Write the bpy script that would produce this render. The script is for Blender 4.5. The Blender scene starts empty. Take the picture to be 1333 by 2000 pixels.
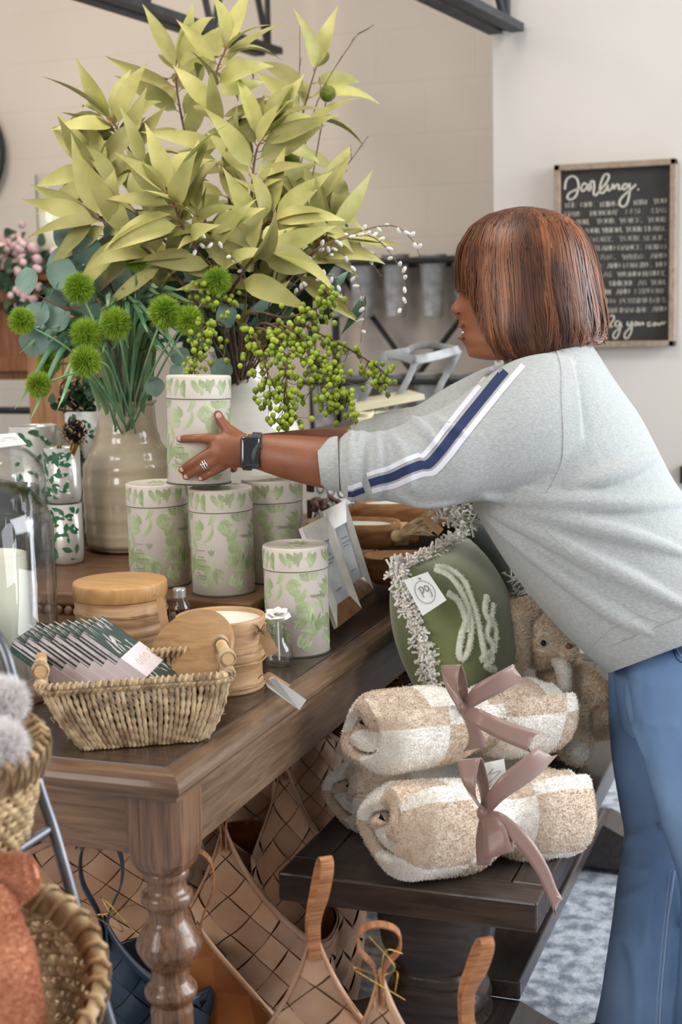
import bpy, math, random
import numpy as np
from math import sin, cos, pi, radians, sqrt, atan2, exp
from mathutils import Vector, Matrix
random.seed(7); rng = np.random.default_rng(7)
S = bpy.context.scene; COL = S.collection
# ---------------------------------------------------------------- camera
FPX = 2778.; CX, CY = 666.5, 1000.
CAM = np.array([0, 0, 1.34])
YAW, PIT, ROL = radians(19.94), radians(8.22), radians(-1.35)
FW = np.array([-sin(YAW)*cos(PIT), cos(YAW)*cos(PIT), -sin(PIT)])
_r = np.array([cos(YAW), sin(YAW), 0]); _u = np.cross(_r, FW)
RT = cos(ROL)*_r+sin(ROL)*_u; UP = -sin(ROL)*_r+cos(ROL)*_u
cd = bpy.data.cameras.new('camera'); cam = bpy.data.objects.new('camera', cd); COL.objects.link(cam)
cam.matrix_world = Matrix(((RT[0], UP[0], -FW[0], CAM[0]), (RT[1], UP[1], -FW[1], CAM[1]), (RT[2], UP[2], -FW[2], CAM[2]), (0, 0, 0, 1)))
cd.sensor_fit = 'VERTICAL'; cd.sensor_height = 36; cd.sensor_width = 24; cd.lens = 36*FPX/2000
cd.clip_start = .05; cd.clip_end = 60
cd.dof.use_dof = True; cd.dof.focus_distance = 2.3; cd.dof.aperture_fstop = 5.0
S.camera = cam
# ---------------------------------------------------------------- light
vs = S.view_settings; vs.view_transform = 'Standard'; vs.look = 'None'; vs.exposure = 0.0; vs.gamma = 1.0; vs.use_curve_mapping = False
W = bpy.data.worlds.new('world'); S.world = W; W.use_nodes = True
W.node_tree.nodes['Background'].inputs[0].default_value = (.94, .96, 1.0, 1); W.node_tree.nodes['Background'].inputs[1].default_value = .50
def area(name, loc, target, sx, sy, power, col):
    l = bpy.data.lights.new(name, 'AREA'); l.shape = 'RECTANGLE'; l.size = sx; l.size_y = sy; l.energy = power; l.color = col
    o = bpy.data.objects.new(name, l); COL.objects.link(o); o.location = loc
    o.rotation_euler = (Vector(target)-Vector(loc)).to_track_quat('-Z', 'Y').to_euler(); return o
area('assumed_front_daylight', (-1.6, -3.0, 2.7), (-1.0, 2.5, .9), 1.1, 2.2, 78, (1, .975, .94))  # area light standing in for an assumed, unseen window behind the camera
area('assumed_front_daylight', (-3.2, -2.6, 2.7), (-1.0, 2.5, .9), 1.1, 2.2, 60, (1, .975, .94))  # second assumed front light, no window is built here
area('assumed_side_daylight', (3.0, 2.9, 2.5), (-.4, 2.6, .9), 2.6, 2.4, 165, (.90, .95, 1.0))  # assumed daylight from the right, an added area light without a window
area('added_back_right_fill', (2.4, 4.3, 1.4), (-.5, 2.7, .5), 1.6, 2.4, 125, (.86, .93, 1.0))  # added fill to brighten the bench and rabbit, no window here
area('assumed_warm_lamp', (-3.0, 3.7, 3.0), (-2.6, 5.0, 1.2), .8, .8, 22, (1, .80, .58))  # unseen lamp, assumed from the warm tone of the left wall
area('added_overhead_fill', (-1.2, 2.0, 3.3), (-1.0, 2.4, .8), 1.0, 1.0, 30, (1, .93, .83))  # added soft light from above, no lamp known there
# ---------------------------------------------------------------- pixel helpers (1333x2000 frame)
def ray(x, y): return FW+RT*(x-CX)/FPX-UP*(y-CY)/FPX
def PD(x, y, d): return CAM+ray(x, y)*d
def PZ(x, y, z): q = ray(x, y); return CAM+q*(z-CAM[2])/q[2]
def PY(x, y, Y): q = ray(x, y); return CAM+q*Y/q[1]
def V(*a): return np.array(a, float)
def unit(v): v = np.asarray(v, float); return v/max(1e-9, np.linalg.norm(v))
XA, YA, ZA = V(1, 0, 0), V(0, 1, 0), V(0, 0, 1)
FH = unit(V(FW[0], FW[1], 0))
# ---------------------------------------------------------------- tagging
def tag(o, label=None, cat=None, group=None, kind=None):
    if label: o['label'] = label
    if cat: o['category'] = cat
    if group: o['group'] = group
    if kind: o['kind'] = kind
    return o
def thing(name, loc, label, cat, group=None):
    o = bpy.data.objects.new(name, None); COL.objects.link(o); o.location = [float(c) for c in loc]; o.empty_display_size = .05
    return tag(o, label, cat, group)
def kids(o): return [c for c in bpy.data.objects if c.parent == o]
def copy_tree(o, parent=None):
    c = o.copy(); COL.objects.link(c); c.parent = parent
    for k in kids(o): copy_tree(k, c)
    return c
def rootloc(p):
    v = Vector((0, 0, 0))
    while p is not None: v = v+p.location; p = p.parent
    return np.array(v)
# ---------------------------------------------------------------- mesh builder
class MB:
    def __init__(s): s.v = []; s.f = []; s.m = []; s.t = []; s.sm = []
    def add(s, vs, fs, m=0, t=0., sm=True):
        b = len(s.v); s.v += [tuple(map(float, p)) for p in vs]
        for i, f in enumerate(fs):
            s.f.append(tuple(b+k for k in f)); s.m.append(m[i] if isinstance(m, list) else m); s.t.append(t[i] if isinstance(t, list) else t); s.sm.append(sm)
        return s
    def box(s, c, h, ax=(XA, YA, ZA), m=0, t=0.):
        c = np.asarray(c, float); a, b, d = [np.asarray(q, float)*k for q, k in zip(ax, h)]
        vs = [c+i*a+j*b+k*d for k in (-1, 1) for j in (-1, 1) for i in (-1, 1)]
        return s.add(vs, [(0, 2, 3, 1), (4, 5, 7, 6), (0, 1, 5, 4), (2, 6, 7, 3), (0, 4, 6, 2), (1, 3, 7, 5)], m, t, False)
    def b2(s, lo, hi, m=0, t=0.):
        lo, hi = np.array(lo, float), np.array(hi, float); return s.box((lo+hi)/2, (hi-lo)/2, m=m, t=t)
    def loft(s, rings, closed=True, cap0=True, cap1=True, m=0, t=0., sm=True, loop=False):
        n = len(rings[0]); vs = [p for r in rings for p in r]; fs = []; mm = []; tt = []
        R = len(rings)
        for i in range(R if loop else R-1):
            i2 = (i+1) % R
            for j in range(n if closed else n-1):
                k = (j+1) % n; fs.append((i*n+j, i*n+k, i2*n+k, i2*n+j))
                mm.append(m(i, j) if callable(m) else m); tt.append(t(i, j) if callable(t) else t)
        s.add(vs, fs, mm, tt, sm)
        m0 = m(0, 0) if callable(m) else m; t0 = t(0, 0) if callable(t) else t
        if not loop:
            if cap0 and closed: s.add(rings[0], [tuple(range(n))[::-1]], m0, t0, False)
            if cap1 and closed: s.add(rings[-1], [tuple(range(n))], m0, t0, False)
        return s
    def tube(s, path, r, n=8, m=0, t=0., caps=True, flat=1., up=None, loop=False):
        P = [np.asarray(p, float) for p in path]; N = len(P)
        rr = r if hasattr(r, '__len__') else [r]*N
        rings = []; prev = None
        for i in range(N):
            if loop: d = unit(P[(i+1) % N]-P[i-1])
            else: d = unit(P[min(i+1, N-1)]-P[max(i-1, 0)])
            if prev is None:
                a = np.asarray(up, float) if up is not None else (ZA if abs(d[2]) < .9 else XA)
            else: a = prev
            a = unit(a-d*(a@d)); prev = a; b = np.cross(d, a)
            rings.append([P[i]+rr[i]*(cos(2*pi*k/n)*a*flat+sin(2*pi*k/n)*b) for k in range(n)])
        return s.loft(rings, True, caps, caps, m, t, loop=loop)
    def lathe(s, prof, c=(0, 0, 0), n=40, ax=ZA, m=0, t=0., cap0=False, cap1=False, sm=True):
        c = np.asarray(c, float); ax = unit(ax); a = unit(np.cross(ax, YA if abs(ax[1]) < .9 else XA)); b = np.cross(ax, a)
        rings = [[c+ax*z+max(r, 1e-5)*(cos(2*pi*k/n)*a+sin(2*pi*k/n)*b) for k in range(n)] for r, z in prof]
        mf = (lambda i, j: m(i)) if callable(m) else m
        return s.loft(rings, True, cap0, cap1, mf, t, sm)
    def ball(s, c, r, n=10, k=7, m=0, t=0., ax=(XA, YA, ZA)):
        r = r if hasattr(r, '__len__') else (r, r, r); c = np.asarray(c, float); rings = []
        for i in range(k+1):
            p = -pi/2+pi*i/k; q = max(cos(p), .02)
            rings.append([c+ax[0]*r[0]*q*cos(2*pi*j/n)+ax[1]*r[1]*q*sin(2*pi*j/n)+ax[2]*r[2]*sin(p) for j in range(n)])
        return s.loft(rings, m=m, t=t)
    def fuzz(s, n, length, width, jit=.6, ms=None, tv=.25, droop=0., sel=None):
        """short fibres standing on the faces built so far"""
        v = np.array(s.v); q = [(i, f) for i, f in enumerate(s.f) if len(f) in (3, 4) and (sel is None or sel(s.m[i]))]
        if not q: return s
        A = v[[f[0] for _, f in q]]; B = v[[f[1] for _, f in q]]; C_ = v[[f[2] for _, f in q]]; D = v[[f[-1] for _, f in q]]
        nr = np.cross(C_-A, D-B); ar = np.linalg.norm(nr, axis=1); ar[ar == 0] = 1e-12
        idx = rng.choice(len(q), n, p=ar/ar.sum()); a, b = rng.random((2, n, 1))
        P = (A[idx]*(1-a)+B[idx]*a)*(1-b)+(D[idx]*(1-a)+C_[idx]*a)*b
        N = nr[idx]/ar[idx][:, None]; N = N+rng.normal(0, jit, (n, 3)); N[:, 2] -= droop; N /= np.linalg.norm(N, axis=1)[:, None]
        T = np.cross(N, rng.normal(0, 1, (n, 3))); T /= np.linalg.norm(T, axis=1)[:, None]
        L = length*(.6+.8*rng.random((n, 1)))
        p0 = P-T*width; p1 = P+T*width; p2 = P+N*L; b0 = len(s.v)
        allv = np.stack([p0, p1, p2], 1).reshape(-1, 3); s.v += [tuple(x) for x in allv.tolist()]
        for i in range(n):
            s.f.append((b0+3*i, b0+3*i+1, b0+3*i+2)); s.m.append(s.m[q[idx[i]][0]] if ms is None else ms); s.t.append(float(s.t[q[idx[i]][0]]+rng.normal(0, tv))); s.sm.append(False)
        return s
    def build(s, name, mats, parent=None, label=None, cat=None, group=None, kind=None, bevel=0., origin=None, sub=0, solid=0., loc=None):
        if not isinstance(mats, (list, tuple)): mats = [mats]
        v = np.array(s.v)
        if parent is not None: off = rootloc(parent)
        elif kind == 'structure': off = V(0, 0, 0)
        elif origin is not None: off = np.asarray(origin, float)
        else: off = V((v[:, 0].min()+v[:, 0].max())/2, (v[:, 1].min()+v[:, 1].max())/2, v[:, 2].min())
        me = bpy.data.meshes.new(name); me.from_pydata((v-off).tolist(), [], s.f)
        for m in mats: me.materials.append(m)
        me.polygons.foreach_set('material_index', s.m); me.polygons.foreach_set('use_smooth', s.sm)
        at = me.attributes.new('tint', 'FLOAT', 'FACE'); at.data.foreach_set('value', [float(x) for x in s.t])
        me.update()
        o = bpy.data.objects.new(name, me); COL.objects.link(o)
        if parent is not None: o.parent = parent
        else: o.location = off.tolist()
        if bevel: b = o.modifiers.new('bevel', 'BEVEL'); b.width = bevel; b.segments = 2; b.limit_method = 'ANGLE'; b.angle_limit = radians(40)
        if solid: b = o.modifiers.new('thickness', 'SOLIDIFY'); b.thickness = solid; b.offset = 0
        if sub: b = o.modifiers.new('sub', 'SUBSURF'); b.levels = sub; b.render_levels = sub
        return tag(o, label, cat, group, kind)
def crv(pts, n=8):
    """Catmull-Rom through points"""
    P = [np.asarray(p, float) for p in pts]; P = [2*P[0]-P[1]]+P+[2*P[-1]-P[-2]]; out = []
    for i in range(1, len(P)-2):
        for k in range(n):
            t = k/n; a, b, c, d = P[i-1:i+3]
            out.append(.5*((2*b)+(c-a)*t+(2*a-5*b+4*c-d)*t*t+(3*b-a-3*c+d)*t**3))
    out.append(P[-2]); return out
def cpx(pts, n=8): return crv([PD(*p) for p in pts], n)
# ---------------------------------------------------------------- materials
def nd(nt, t, **k):
    n = nt.nodes.new(t)
    for a, b in k.items(): setattr(n, a, b)
    return n
def mat(name, c, c2=None, rough=.6, metal=0., scale=20., detail=4., bump=0., bscale=None, stretch=(1, 1, 1), tint=.5, spec=.5, sheen=0., trans=0., ior=1.45, coat=0., sss=0., emit=0., contrast=(.35, .65), wave=False, alpha=1., rough2=None, aniso=0.):
    m = bpy.data.materials.new(name); m.use_nodes = True; nt = m.node_tree; L = nt.links; b = nt.nodes['Principled BSDF']
    c = tuple(c)+(1,); c2 = tuple(c2)+(1,) if c2 else c
    tc = nd(nt, 'ShaderNodeTexCoord'); mp = nd(nt, 'ShaderNodeMapping'); mp.inputs['Scale'].default_value = stretch; L.new(tc.outputs['Object'], mp.inputs[0])
    if wave:
        nz = nd(nt, 'ShaderNodeTexNoise'); nz.inputs['Scale'].default_value = scale; nz.inputs['Detail'].default_value = detail; nz.inputs['Distortion'].default_value = 1.2
    else:
        nz = nd(nt, 'ShaderNodeTexNoise'); nz.inputs['Scale'].default_value = scale; nz.inputs['Detail'].default_value = detail
    L.new(mp.outputs[0], nz.inputs['Vector'])
    mr = nd(nt, 'ShaderNodeMapRange'); mr.inputs[1].default_value, mr.inputs[2].default_value = contrast; L.new(nz.outputs['Fac'], mr.inputs[0])
    mx = nd(nt, 'ShaderNodeMix', data_type='RGBA'); mx.inputs[6].default_value = c; mx.inputs[7].default_value = c2; L.new(mr.outputs[0], mx.inputs[0])
    at = nd(nt, 'ShaderNodeAttribute', attribute_name='tint')
    ma = nd(nt, 'ShaderNodeMath', operation='MULTIPLY_ADD'); L.new(at.outputs['Fac'], ma.inputs[0]); ma.inputs[1].default_value = tint; ma.inputs[2].default_value = 1.
    vm = nd(nt, 'ShaderNodeVectorMath', operation='SCALE'); L.new(mx.outputs[2], vm.inputs[0]); L.new(ma.outputs[0], vm.inputs['Scale'])
    L.new(vm.outputs[0], b.inputs['Base Color'])
    b.inputs['Roughness'].default_value = rough; b.inputs['Metallic'].default_value = metal; b.inputs['IOR'].default_value = ior
    b.inputs['Specular IOR Level'].default_value = spec; b.inputs['Transmission Weight'].default_value = trans; b.inputs['Coat Weight'].default_value = coat; b.inputs['Coat Roughness'].default_value = .08
    b.inputs['Sheen Weight'].default_value = sheen; b.inputs['Subsurface Weight'].default_value = sss; b.inputs['Alpha'].default_value = alpha
    b.inputs['Subsurface Radius'].default_value = (.02, .01, .006); b.inputs['Anisotropic'].default_value = aniso
    if rough2 is not None:
        r2 = nd(nt, 'ShaderNodeMapRange'); r2.inputs[3].default_value = rough; r2.inputs[4].default_value = rough2; L.new(nz.outputs['Fac'], r2.inputs[0]); L.new(r2.outputs[0], b.inputs['Roughness'])
    if bump:
        n2 = nz
        if bscale:
            n2 = nd(nt, 'ShaderNodeTexNoise'); n2.inputs['Scale'].default_value = bscale; n2.inputs['Detail'].default_value = 3; L.new(mp.outputs[0], n2.inputs['Vector'])
        bp = nd(nt, 'ShaderNodeBump'); bp.inputs['Strength'].default_value = 1.; bp.inputs['Distance'].default_value = bump; L.new(n2.outputs['Fac'], bp.inputs['Height']); L.new(bp.outputs[0], b.inputs['Normal'])
    if emit: b.inputs['Emission Color'].default_value = c; b.inputs['Emission Strength'].default_value = emit
    return m
def hx(h): return tuple(((int(h[i:i+2], 16)/255.+.055)/1.055)**2.4 if int(h[i:i+2], 16) > 10 else int(h[i:i+2], 16)/3294. for i in (0, 2, 4))
M = {}
def glass_mat(name, tintc=(.992, .996, .994), rough=.0):
    """thin walled glass: clear straight through, mirror-like towards the rim"""
    m = bpy.data.materials.new(name); m.use_nodes = True; nt = m.node_tree; L = nt.links; nt.nodes.remove(nt.nodes['Principled BSDF'])
    out = nt.nodes['Material Output']; tr = nd(nt, 'ShaderNodeBsdfTransparent'); gl = nd(nt, 'ShaderNodeBsdfGlossy'); gl.inputs['Roughness'].default_value = rough
    lw = nd(nt, 'ShaderNodeLayerWeight'); lw.inputs['Blend'].default_value = .5
    mr = nd(nt, 'ShaderNodeMapRange'); mr.interpolation_type = 'SMOOTHSTEP'; mr.inputs[1].default_value = .55; mr.inputs[2].default_value = 1.; L.new(lw.outputs['Facing'], mr.inputs[0])
    mc = nd(nt, 'ShaderNodeMix', data_type='RGBA'); mc.inputs[6].default_value = tuple(tintc)+(1,); mc.inputs[7].default_value = (.60, .63, .64, 1); L.new(mr.outputs[0], mc.inputs[0]); L.new(mc.outputs[2], tr.inputs[0])
    fr = nd(nt, 'ShaderNodeMapRange'); pw = nd(nt, 'ShaderNodeMath', operation='POWER'); L.new(lw.outputs['Facing'], pw.inputs[0]); pw.inputs[1].default_value = 4.; L.new(pw.outputs[0], fr.inputs[0]); fr.inputs[3].default_value = .05; fr.inputs[4].default_value = .7; mx = nd(nt, 'ShaderNodeMixShader'); L.new(fr.outputs[0], mx.inputs[0]); L.new(tr.outputs[0], mx.inputs[1]); L.new(gl.outputs[0], mx.inputs[2]); L.new(mx.outputs[0], out.inputs[0])
    return m
M['glass'] = glass_mat('clear_glass')
wd = lambda n, a, b, **k: mat(n, hx(a), hx(b), **{**dict(scale=6., detail=8., wave=True, bump=.0006, rough=.42, contrast=(.3, .7)), **k})
M['table_top'] = wd('table_walnut_top', '2f221a', '46352a', stretch=(1.2, 10, 8), rough=.32, coat=.25)
M['table_edge'] = wd('table_walnut_edge', '7a5f49', '56402f', stretch=(6, 1.2, 14), rough=.36, coat=.2)
M['table_edge_x'] = wd('table_walnut_edge_x', '846347', '5a4130', stretch=(1.2, 6, 14), rough=.36, coat=.2)
M['table_leg'] = wd('table_walnut_leg', '8c674c', '553a29', stretch=(18, 18, 1.), rough=.3, coat=.3)
M['bench'] = wd('dark_bench_wood', '2c2522', '473c36', stretch=(9, 1.2, 9), rough=.34, coat=.25)
M['bench_end'] = wd('dark_bench_wood_end', '2a221e', '4a3c33', stretch=(1.2, 9, 9), rough=.4, coat=.15)
M['riser'] = wd('riser_wood', '86603f', '5d3f2a', stretch=(1.4, 10, 8), rough=.5)
M['box_wood'] = wd('mango_wood', 'c29c72', '9d754e', stretch=(2, 2, 16), rough=.45)
M['lid_wood'] = wd('mango_wood_lid', 'cfa26c', 'b98650', stretch=(2, 14, 2), rough=.42)
M['lid_wood2'] = wd('mango_wood_lid_greyer', 'ab8357', '8d683f', stretch=(2, 14, 14), rough=.5)
M['cab'] = wd('orange_pine', '8b5a36', '64391f', stretch=(12, 12, 1.2), rough=.45)
M['cab2'] = wd('pale_pine', 'a97d55', '85583a', stretch=(12, 12, 1.2), rough=.5)
M['dough'] = wd('rough_dough_bowl_wood', 'b07f52', '87562f', stretch=(3, 3, 12), rough=.6)
M['dowel'] = mat('pale_dowel_wood', hx('d9b98d'), hx('bd9766'), scale=30, rough=.5)
M['splint'] = mat('woven_wood_splint', hx('c29a7a'), hx('a5795a'), scale=9, detail=5, rough=.46, tint=.9, bump=.0005, bscale=60)
M['splint_in'] = mat('splint_dark_gap', hx('4f2f1c'), hx('6e4426'), scale=9, rough=.6)
M['amber'] = mat('amber_splint_lining', hx('b06f3e'), hx('8a4f29'), scale=9, rough=.35, tint=.8, coat=.3)
M['handle'] = mat('wrapped_handle', hx('b57c50'), hx('8a5432'), scale=14, stretch=(2, 2, 60), rough=.42, bump=.0008, bscale=14, tint=.8)
M['navy_splint'] = mat('navy_splint', hx('2d3e4d'), hx('182430'), scale=9, rough=.4, tint=.8)
M['navy_in'] = mat('navy_gap', hx('0c1116'), rough=.6)
M['wall'] = None
M['sea'] = mat('seagrass_cord', hx('c2a985'), hx('84694c'), scale=55, detail=4, rough=.75, bump=.0012, bscale=220, tint=.8, contrast=(.4, .66))
M['wick'] = mat('split_willow', hx('c9ad84'), hx('8e6d47'), scale=30, rough=.62, bump=.0006, bscale=160, tint=.9)
M['wick_dk'] = mat('brown_wicker', hx('7c5237'), hx('4d2f1d'), scale=30, rough=.6, tint=.7)
M['metal'] = mat('gunmetal_rod', hx('747579'), hx('5a5b60'), scale=20, rough=.36, metal=.8)
M['black'] = mat('black_iron', hx('1d1d1f'), hx('141416'), rough=.55, scale=12)
M['truss'] = mat('truss_steel', hx('3f3f42'), hx('2f3033'), rough=.6, scale=12)
M['galv'] = mat('galvanised_zinc', hx('d4d6d6'), hx('a9abad'), scale=26, rough=.36, metal=.6, detail=6)
M['wash'] = mat('whitewashed_metal', hx('a9aaa8'), hx('77797a'), scale=18, rough=.6, detail=7)
M['cream_pl'] = mat('cream_carton', hx('e9e2c4'), hx('d9cfac'), scale=10, rough=.7)
M['cream'] = mat('cream_glaze', hx('cdbda2'), hx('b09c80'), scale=5, stretch=(.4, .4, 7), rough=.22, coat=.9, contrast=(.3, .75), bump=.0015)
M['white_glaze'] = mat('white_glaze', hx('e3ded4'), hx('d2ccc0'), scale=4, rough=.12, coat=.6, stretch=(.4, .4, 5))
M['wax'] = mat('ivory_wax', hx('efecd9'), hx('e6e2cc'), scale=5, rough=.5, sss=.3)
M['paper'] = mat('canister_paper', hx('d9d0c4'), hx('cfc5b8'), scale=12, rough=.7)
M['leafprint'] = mat('green_leaf_print', hx('97a674'), hx('b9c39c'), scale=26, rough=.7, tint=.6)
M['ink'] = mat('grey_ink', hx('7c7a76'), rough=.8)
M['darkgap'] = mat('dark_seam', hx('50564a'), rough=.8)
M['kraft'] = mat('kraft_tag', hx('c39c74'), hx('b78d64'), scale=30, rough=.8)
M['card'] = mat('white_card', hx('e4e3df'), rough=.7)
M['string'] = mat('jute_string', hx('b99a72'), hx('9d7d56'), scale=60, rough=.9)
M['green_cover'] = mat('forest_cover', hx('3c4b46'), hx('303c38'), scale=8, rough=.55)
M['print_w'] = mat('blush_print', hx('c9c0b6'), rough=.6)
M['pages'] = mat('pale_pages', hx('ded5d6'), hx('c4b6b8'), scale=90, stretch=(1, 1, 1), rough=.8)
M['band'] = mat('blush_band', hx('dccfcf'), hx('d5c5c4'), scale=30, rough=.7)
M['edge_green'] = mat('green_page_edge', hx('4a6a5b'), hx('35493f'), scale=80, rough=.8)
M['silver'] = mat('mercury_silver', hx('dedad3'), hx('c2bdb5'), scale=12, rough=.24, metal=.4)
M['leaf_gr'] = mat('painted_green_leaf', hx('3f7a52'), hx('2c5c3d'), scale=20, rough=.4)
M['pearl'] = mat('pearl_frame', hx('eeebe6'), hx('dad5cd'), scale=30, rough=.15, metal=.1, coat=.5, detail=6)
M['photo'] = mat('printed_card', hx('d3d7dc'), hx('a9b1bb'), scale=14, rough=.3)
M['frame_reflect_brown'] = wd('frame_reflection_brown', '8d6546', '6f4a30', stretch=(12, 12, 2), rough=.25, coat=.5)  # brown of wood reflected in the frames, also used on the struts
M['ylw'] = mat('olive_yellow_leaf', hx('908c4c'), hx('b2aa6a'), scale=12, rough=.5, tint=1., spec=.3)
M['bark'] = mat('brown_twig', hx('6d5546'), hx('4c3a30'), scale=60, rough=.8)
M['russet'] = mat('russet_stalk', hx('a5653a'), rough=.7)
M['euc'] = mat('eucalyptus_leaf', hx('7f978a'), hx('5f7d6e'), scale=22, rough=.55, tint=1.)
M['grass'] = mat('grass_blade', hx('93b07c'), hx('5c8c6a'), scale=14, rough=.5, tint=1.)
M['thistle'] = mat('lime_bristle', hx('a3bd3c'), hx('84a62e'), scale=40, rough=.6, tint=1.2)
M['thistle_c'] = mat('lime_core', hx('6f8f24'), rough=.8)
M['moss'] = mat('moss_ball', hx('6f7a2e'), hx('525c20'), scale=60, rough=.95, bump=.003, bscale=160)
M['berry'] = mat('green_berry', hx('9dad35'), hx('7f9426'), scale=30, rough=.3, tint=.7)
M['pussy'] = mat('white_catkin', hx('e4e2dd'), hx('cfccc4'), scale=60, rough=.9)
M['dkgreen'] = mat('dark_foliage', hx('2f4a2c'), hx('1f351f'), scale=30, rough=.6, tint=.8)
M['beige'] = mat('beige_boucle', hx('dcc9b4'), hx('d0baa3'), scale=60, rough=.95, sheen=.3, tint=.55, bump=.002, bscale=260)
M['white_b'] = mat('cream_boucle', hx('f6f2ea'), hx('ece5d9'), scale=60, rough=.95, sheen=.3, tint=.4, bump=.002, bscale=260)
M['ribbon'] = mat('mauve_satin', hx('94786e'), hx('87695f'), scale=6, rough=.3, sheen=.3, aniso=.4)
M['gpillow'] = mat('green_velvet', hx('7a8050'), hx('65703f'), scale=14, rough=.85, sheen=.5)
M['dpillow'] = mat('charcoal_velvet', hx('4a4d49'), hx('373c38'), scale=14, rough=.85, sheen=.4)
M['fringe'] = mat('cream_fringe', hx('f8f5ee'), hx('e6dfd3'), scale=50, rough=.9, tint=.5)
M['embroid'] = mat('white_tufting', hx('f0f0e0'), hx('e0e2cc'), scale=60, rough=.9)
M['bunny'] = mat('tan_plush', hx('f0dfc9'), hx('dabf9f'), scale=16, rough=.95, sheen=.3, tint=.7)
M['bunny_w'] = mat('white_plush', hx('efe9e0'), hx('e2d9cd'), scale=20, rough=.95, tint=.4)
M['orange'] = mat('terracotta_fleece', hx('d39470'), hx('bd7a54'), scale=26, rough=.95, sheen=.3, tint=.7)
M['pom'] = mat('white_fluff', hx('f2eeec'), hx('e0d8d5'), scale=26, rough=.95, tint=.6)
M['raffia'] = mat('raffia', hx('dcc39d'), hx('bd9b6e'), scale=60, rough=.8, tint=.6)
M['gold'] = mat('gold', hx('caa24c'), rough=.25, metal=1.)
M['skin'] = mat('brown_skin', hx('8d573b'), hx('7e4a31'), scale=14, rough=.42, sss=.12, bump=.0003, bscale=300)
M['nail'] = mat('pink_nail', hx('cf978a'), rough=.25)
M['lip'] = mat('lip', hx('80483f'), rough=.4)
M['hair'] = mat('auburn_hair', hx('4f2b1e'), hx('83502f'), scale=9, stretch=(3, 3, .5), rough=.44, tint=1.1, spec=.55)
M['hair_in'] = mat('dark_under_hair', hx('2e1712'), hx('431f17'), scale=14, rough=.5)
M['sweat'] = mat('heather_grey_jersey', hx('b3b5b3'), hx('a0a3a2'), scale=330, stretch=(.4, 1, 1), rough=.92, sheen=.15, detail=5)
M['stripe_w'] = mat('lilac_white_stripe', hx('dcdae4'), rough=.85)
M['stripe_n'] = mat('navy_stripe', hx('27345a'), rough=.85)
M['denim'] = mat('blue_denim', hx('86a3c8'), hx('4f709c'), scale=5, stretch=(1.5, 1.5, .6), detail=8, rough=.85, bump=.0006, bscale=420, contrast=(.3, .75))
M['denim_lt'] = mat('denim_seam', hx('9db3d2'), rough=.85)
M['shoe'] = mat('dark_shoe', hx('4c545c'), rough=.6)
M['watch'] = mat('black_glass_watch', hx('0b0b0d'), rough=.08, coat=1.)
M['watch_case'] = mat('grey_aluminium', hx('6b6d74'), rough=.25, metal=.9)
M['strap'] = mat('dark_grey_strap', hx('3d3f42'), rough=.6)
M['diamond'] = mat('silver_ring', hx('e0e2e6'), rough=.12, metal=1.)
M['sign_bg'] = mat('charcoal_board', hx('3b3936'), hx('33312f'), scale=12, rough=.8)
M['sign_fr'] = wd('weathered_sign_frame', 'a4917b', '867360', stretch=(6, 6, 6), rough=.7)
M['letter'] = mat('cream_lettering', hx('c5bdb0'), rough=.8)
M['pink'] = mat('dusty_pink_petal', hx('cdb0b0'), hx('b79a9c'), scale=30, rough=.8, tint=.8)
M['petal'] = mat('white_petal', hx('f1eee9'), rough=.6)
M['pine'] = mat('black_cone', hx('161518'), rough=.35)
M['mirror'] = mat('clock_face', hx('c9bda8'), rough=.4)
# walls: painted block
def wall_mat(name, c, c2, blocks):
    m = mat(name, c, c2, scale=1.4, detail=3, rough=.8, bump=.0)
    if blocks:
        nt = m.node_tree; L = nt.links; b = nt.nodes['Principled BSDF']
        tc = nd(nt, 'ShaderNodeTexCoord'); mp = nd(nt, 'ShaderNodeMapping'); mp.inputs['Rotation'].default_value = (radians(90), 0, 0); L.new(tc.outputs['Object'], mp.inputs[0])
        br = nd(nt, 'ShaderNodeTexBrick'); br.inputs['Scale'].default_value = 1.; br.inputs['Brick Width'].default_value = .40; br.inputs['Row Height'].default_value = .20; br.inputs['Mortar Size'].default_value = .007; br.inputs['Mortar Smooth'].default_value = 1.
        L.new(mp.outputs[0], br.inputs['Vector']); bp = nd(nt, 'ShaderNodeBump', invert=True); bp.inputs['Distance'].default_value = .0012; L.new(br.outputs['Fac'], bp.inputs['Height']); L.new(bp.outputs[0], b.inputs['Normal'])
    return m
M['wall_b'] = wall_mat('painted_block_wall', hx('cdc4ba'), hx('c5bcb1'), True)
M['wall_r'] = wall_mat('painted_smooth_wall', hx('d2cbc3'), hx('cbc3ba'), False)
M['floor'] = mat('mottled_grey_floor', hx('c9cdd3'), hx('7f8894'), scale=28, detail=9, rough=.75, contrast=(.40, .62), bump=.003, bscale=60)
M['ceil'] = mat('ceiling_paint', hx('b9b4ae'), rough=.9)
# ================================================================ SETTING
MB().b2((-6, -.5, -.05), (4, 5.7, 0)).build('floor', M['floor'], kind='structure')
MB().b2((-6, 5.5, 0), (-.9, 5.7, 3.6)).build('wall_back', M['wall_b'], kind='structure')
XC = PY(965, 400, 4.5)[0]
MB().b2((XC, 4.5, 0), (4, 5.5, 3.6)).build('wall_right', M['wall_r'], kind='structure')
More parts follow.
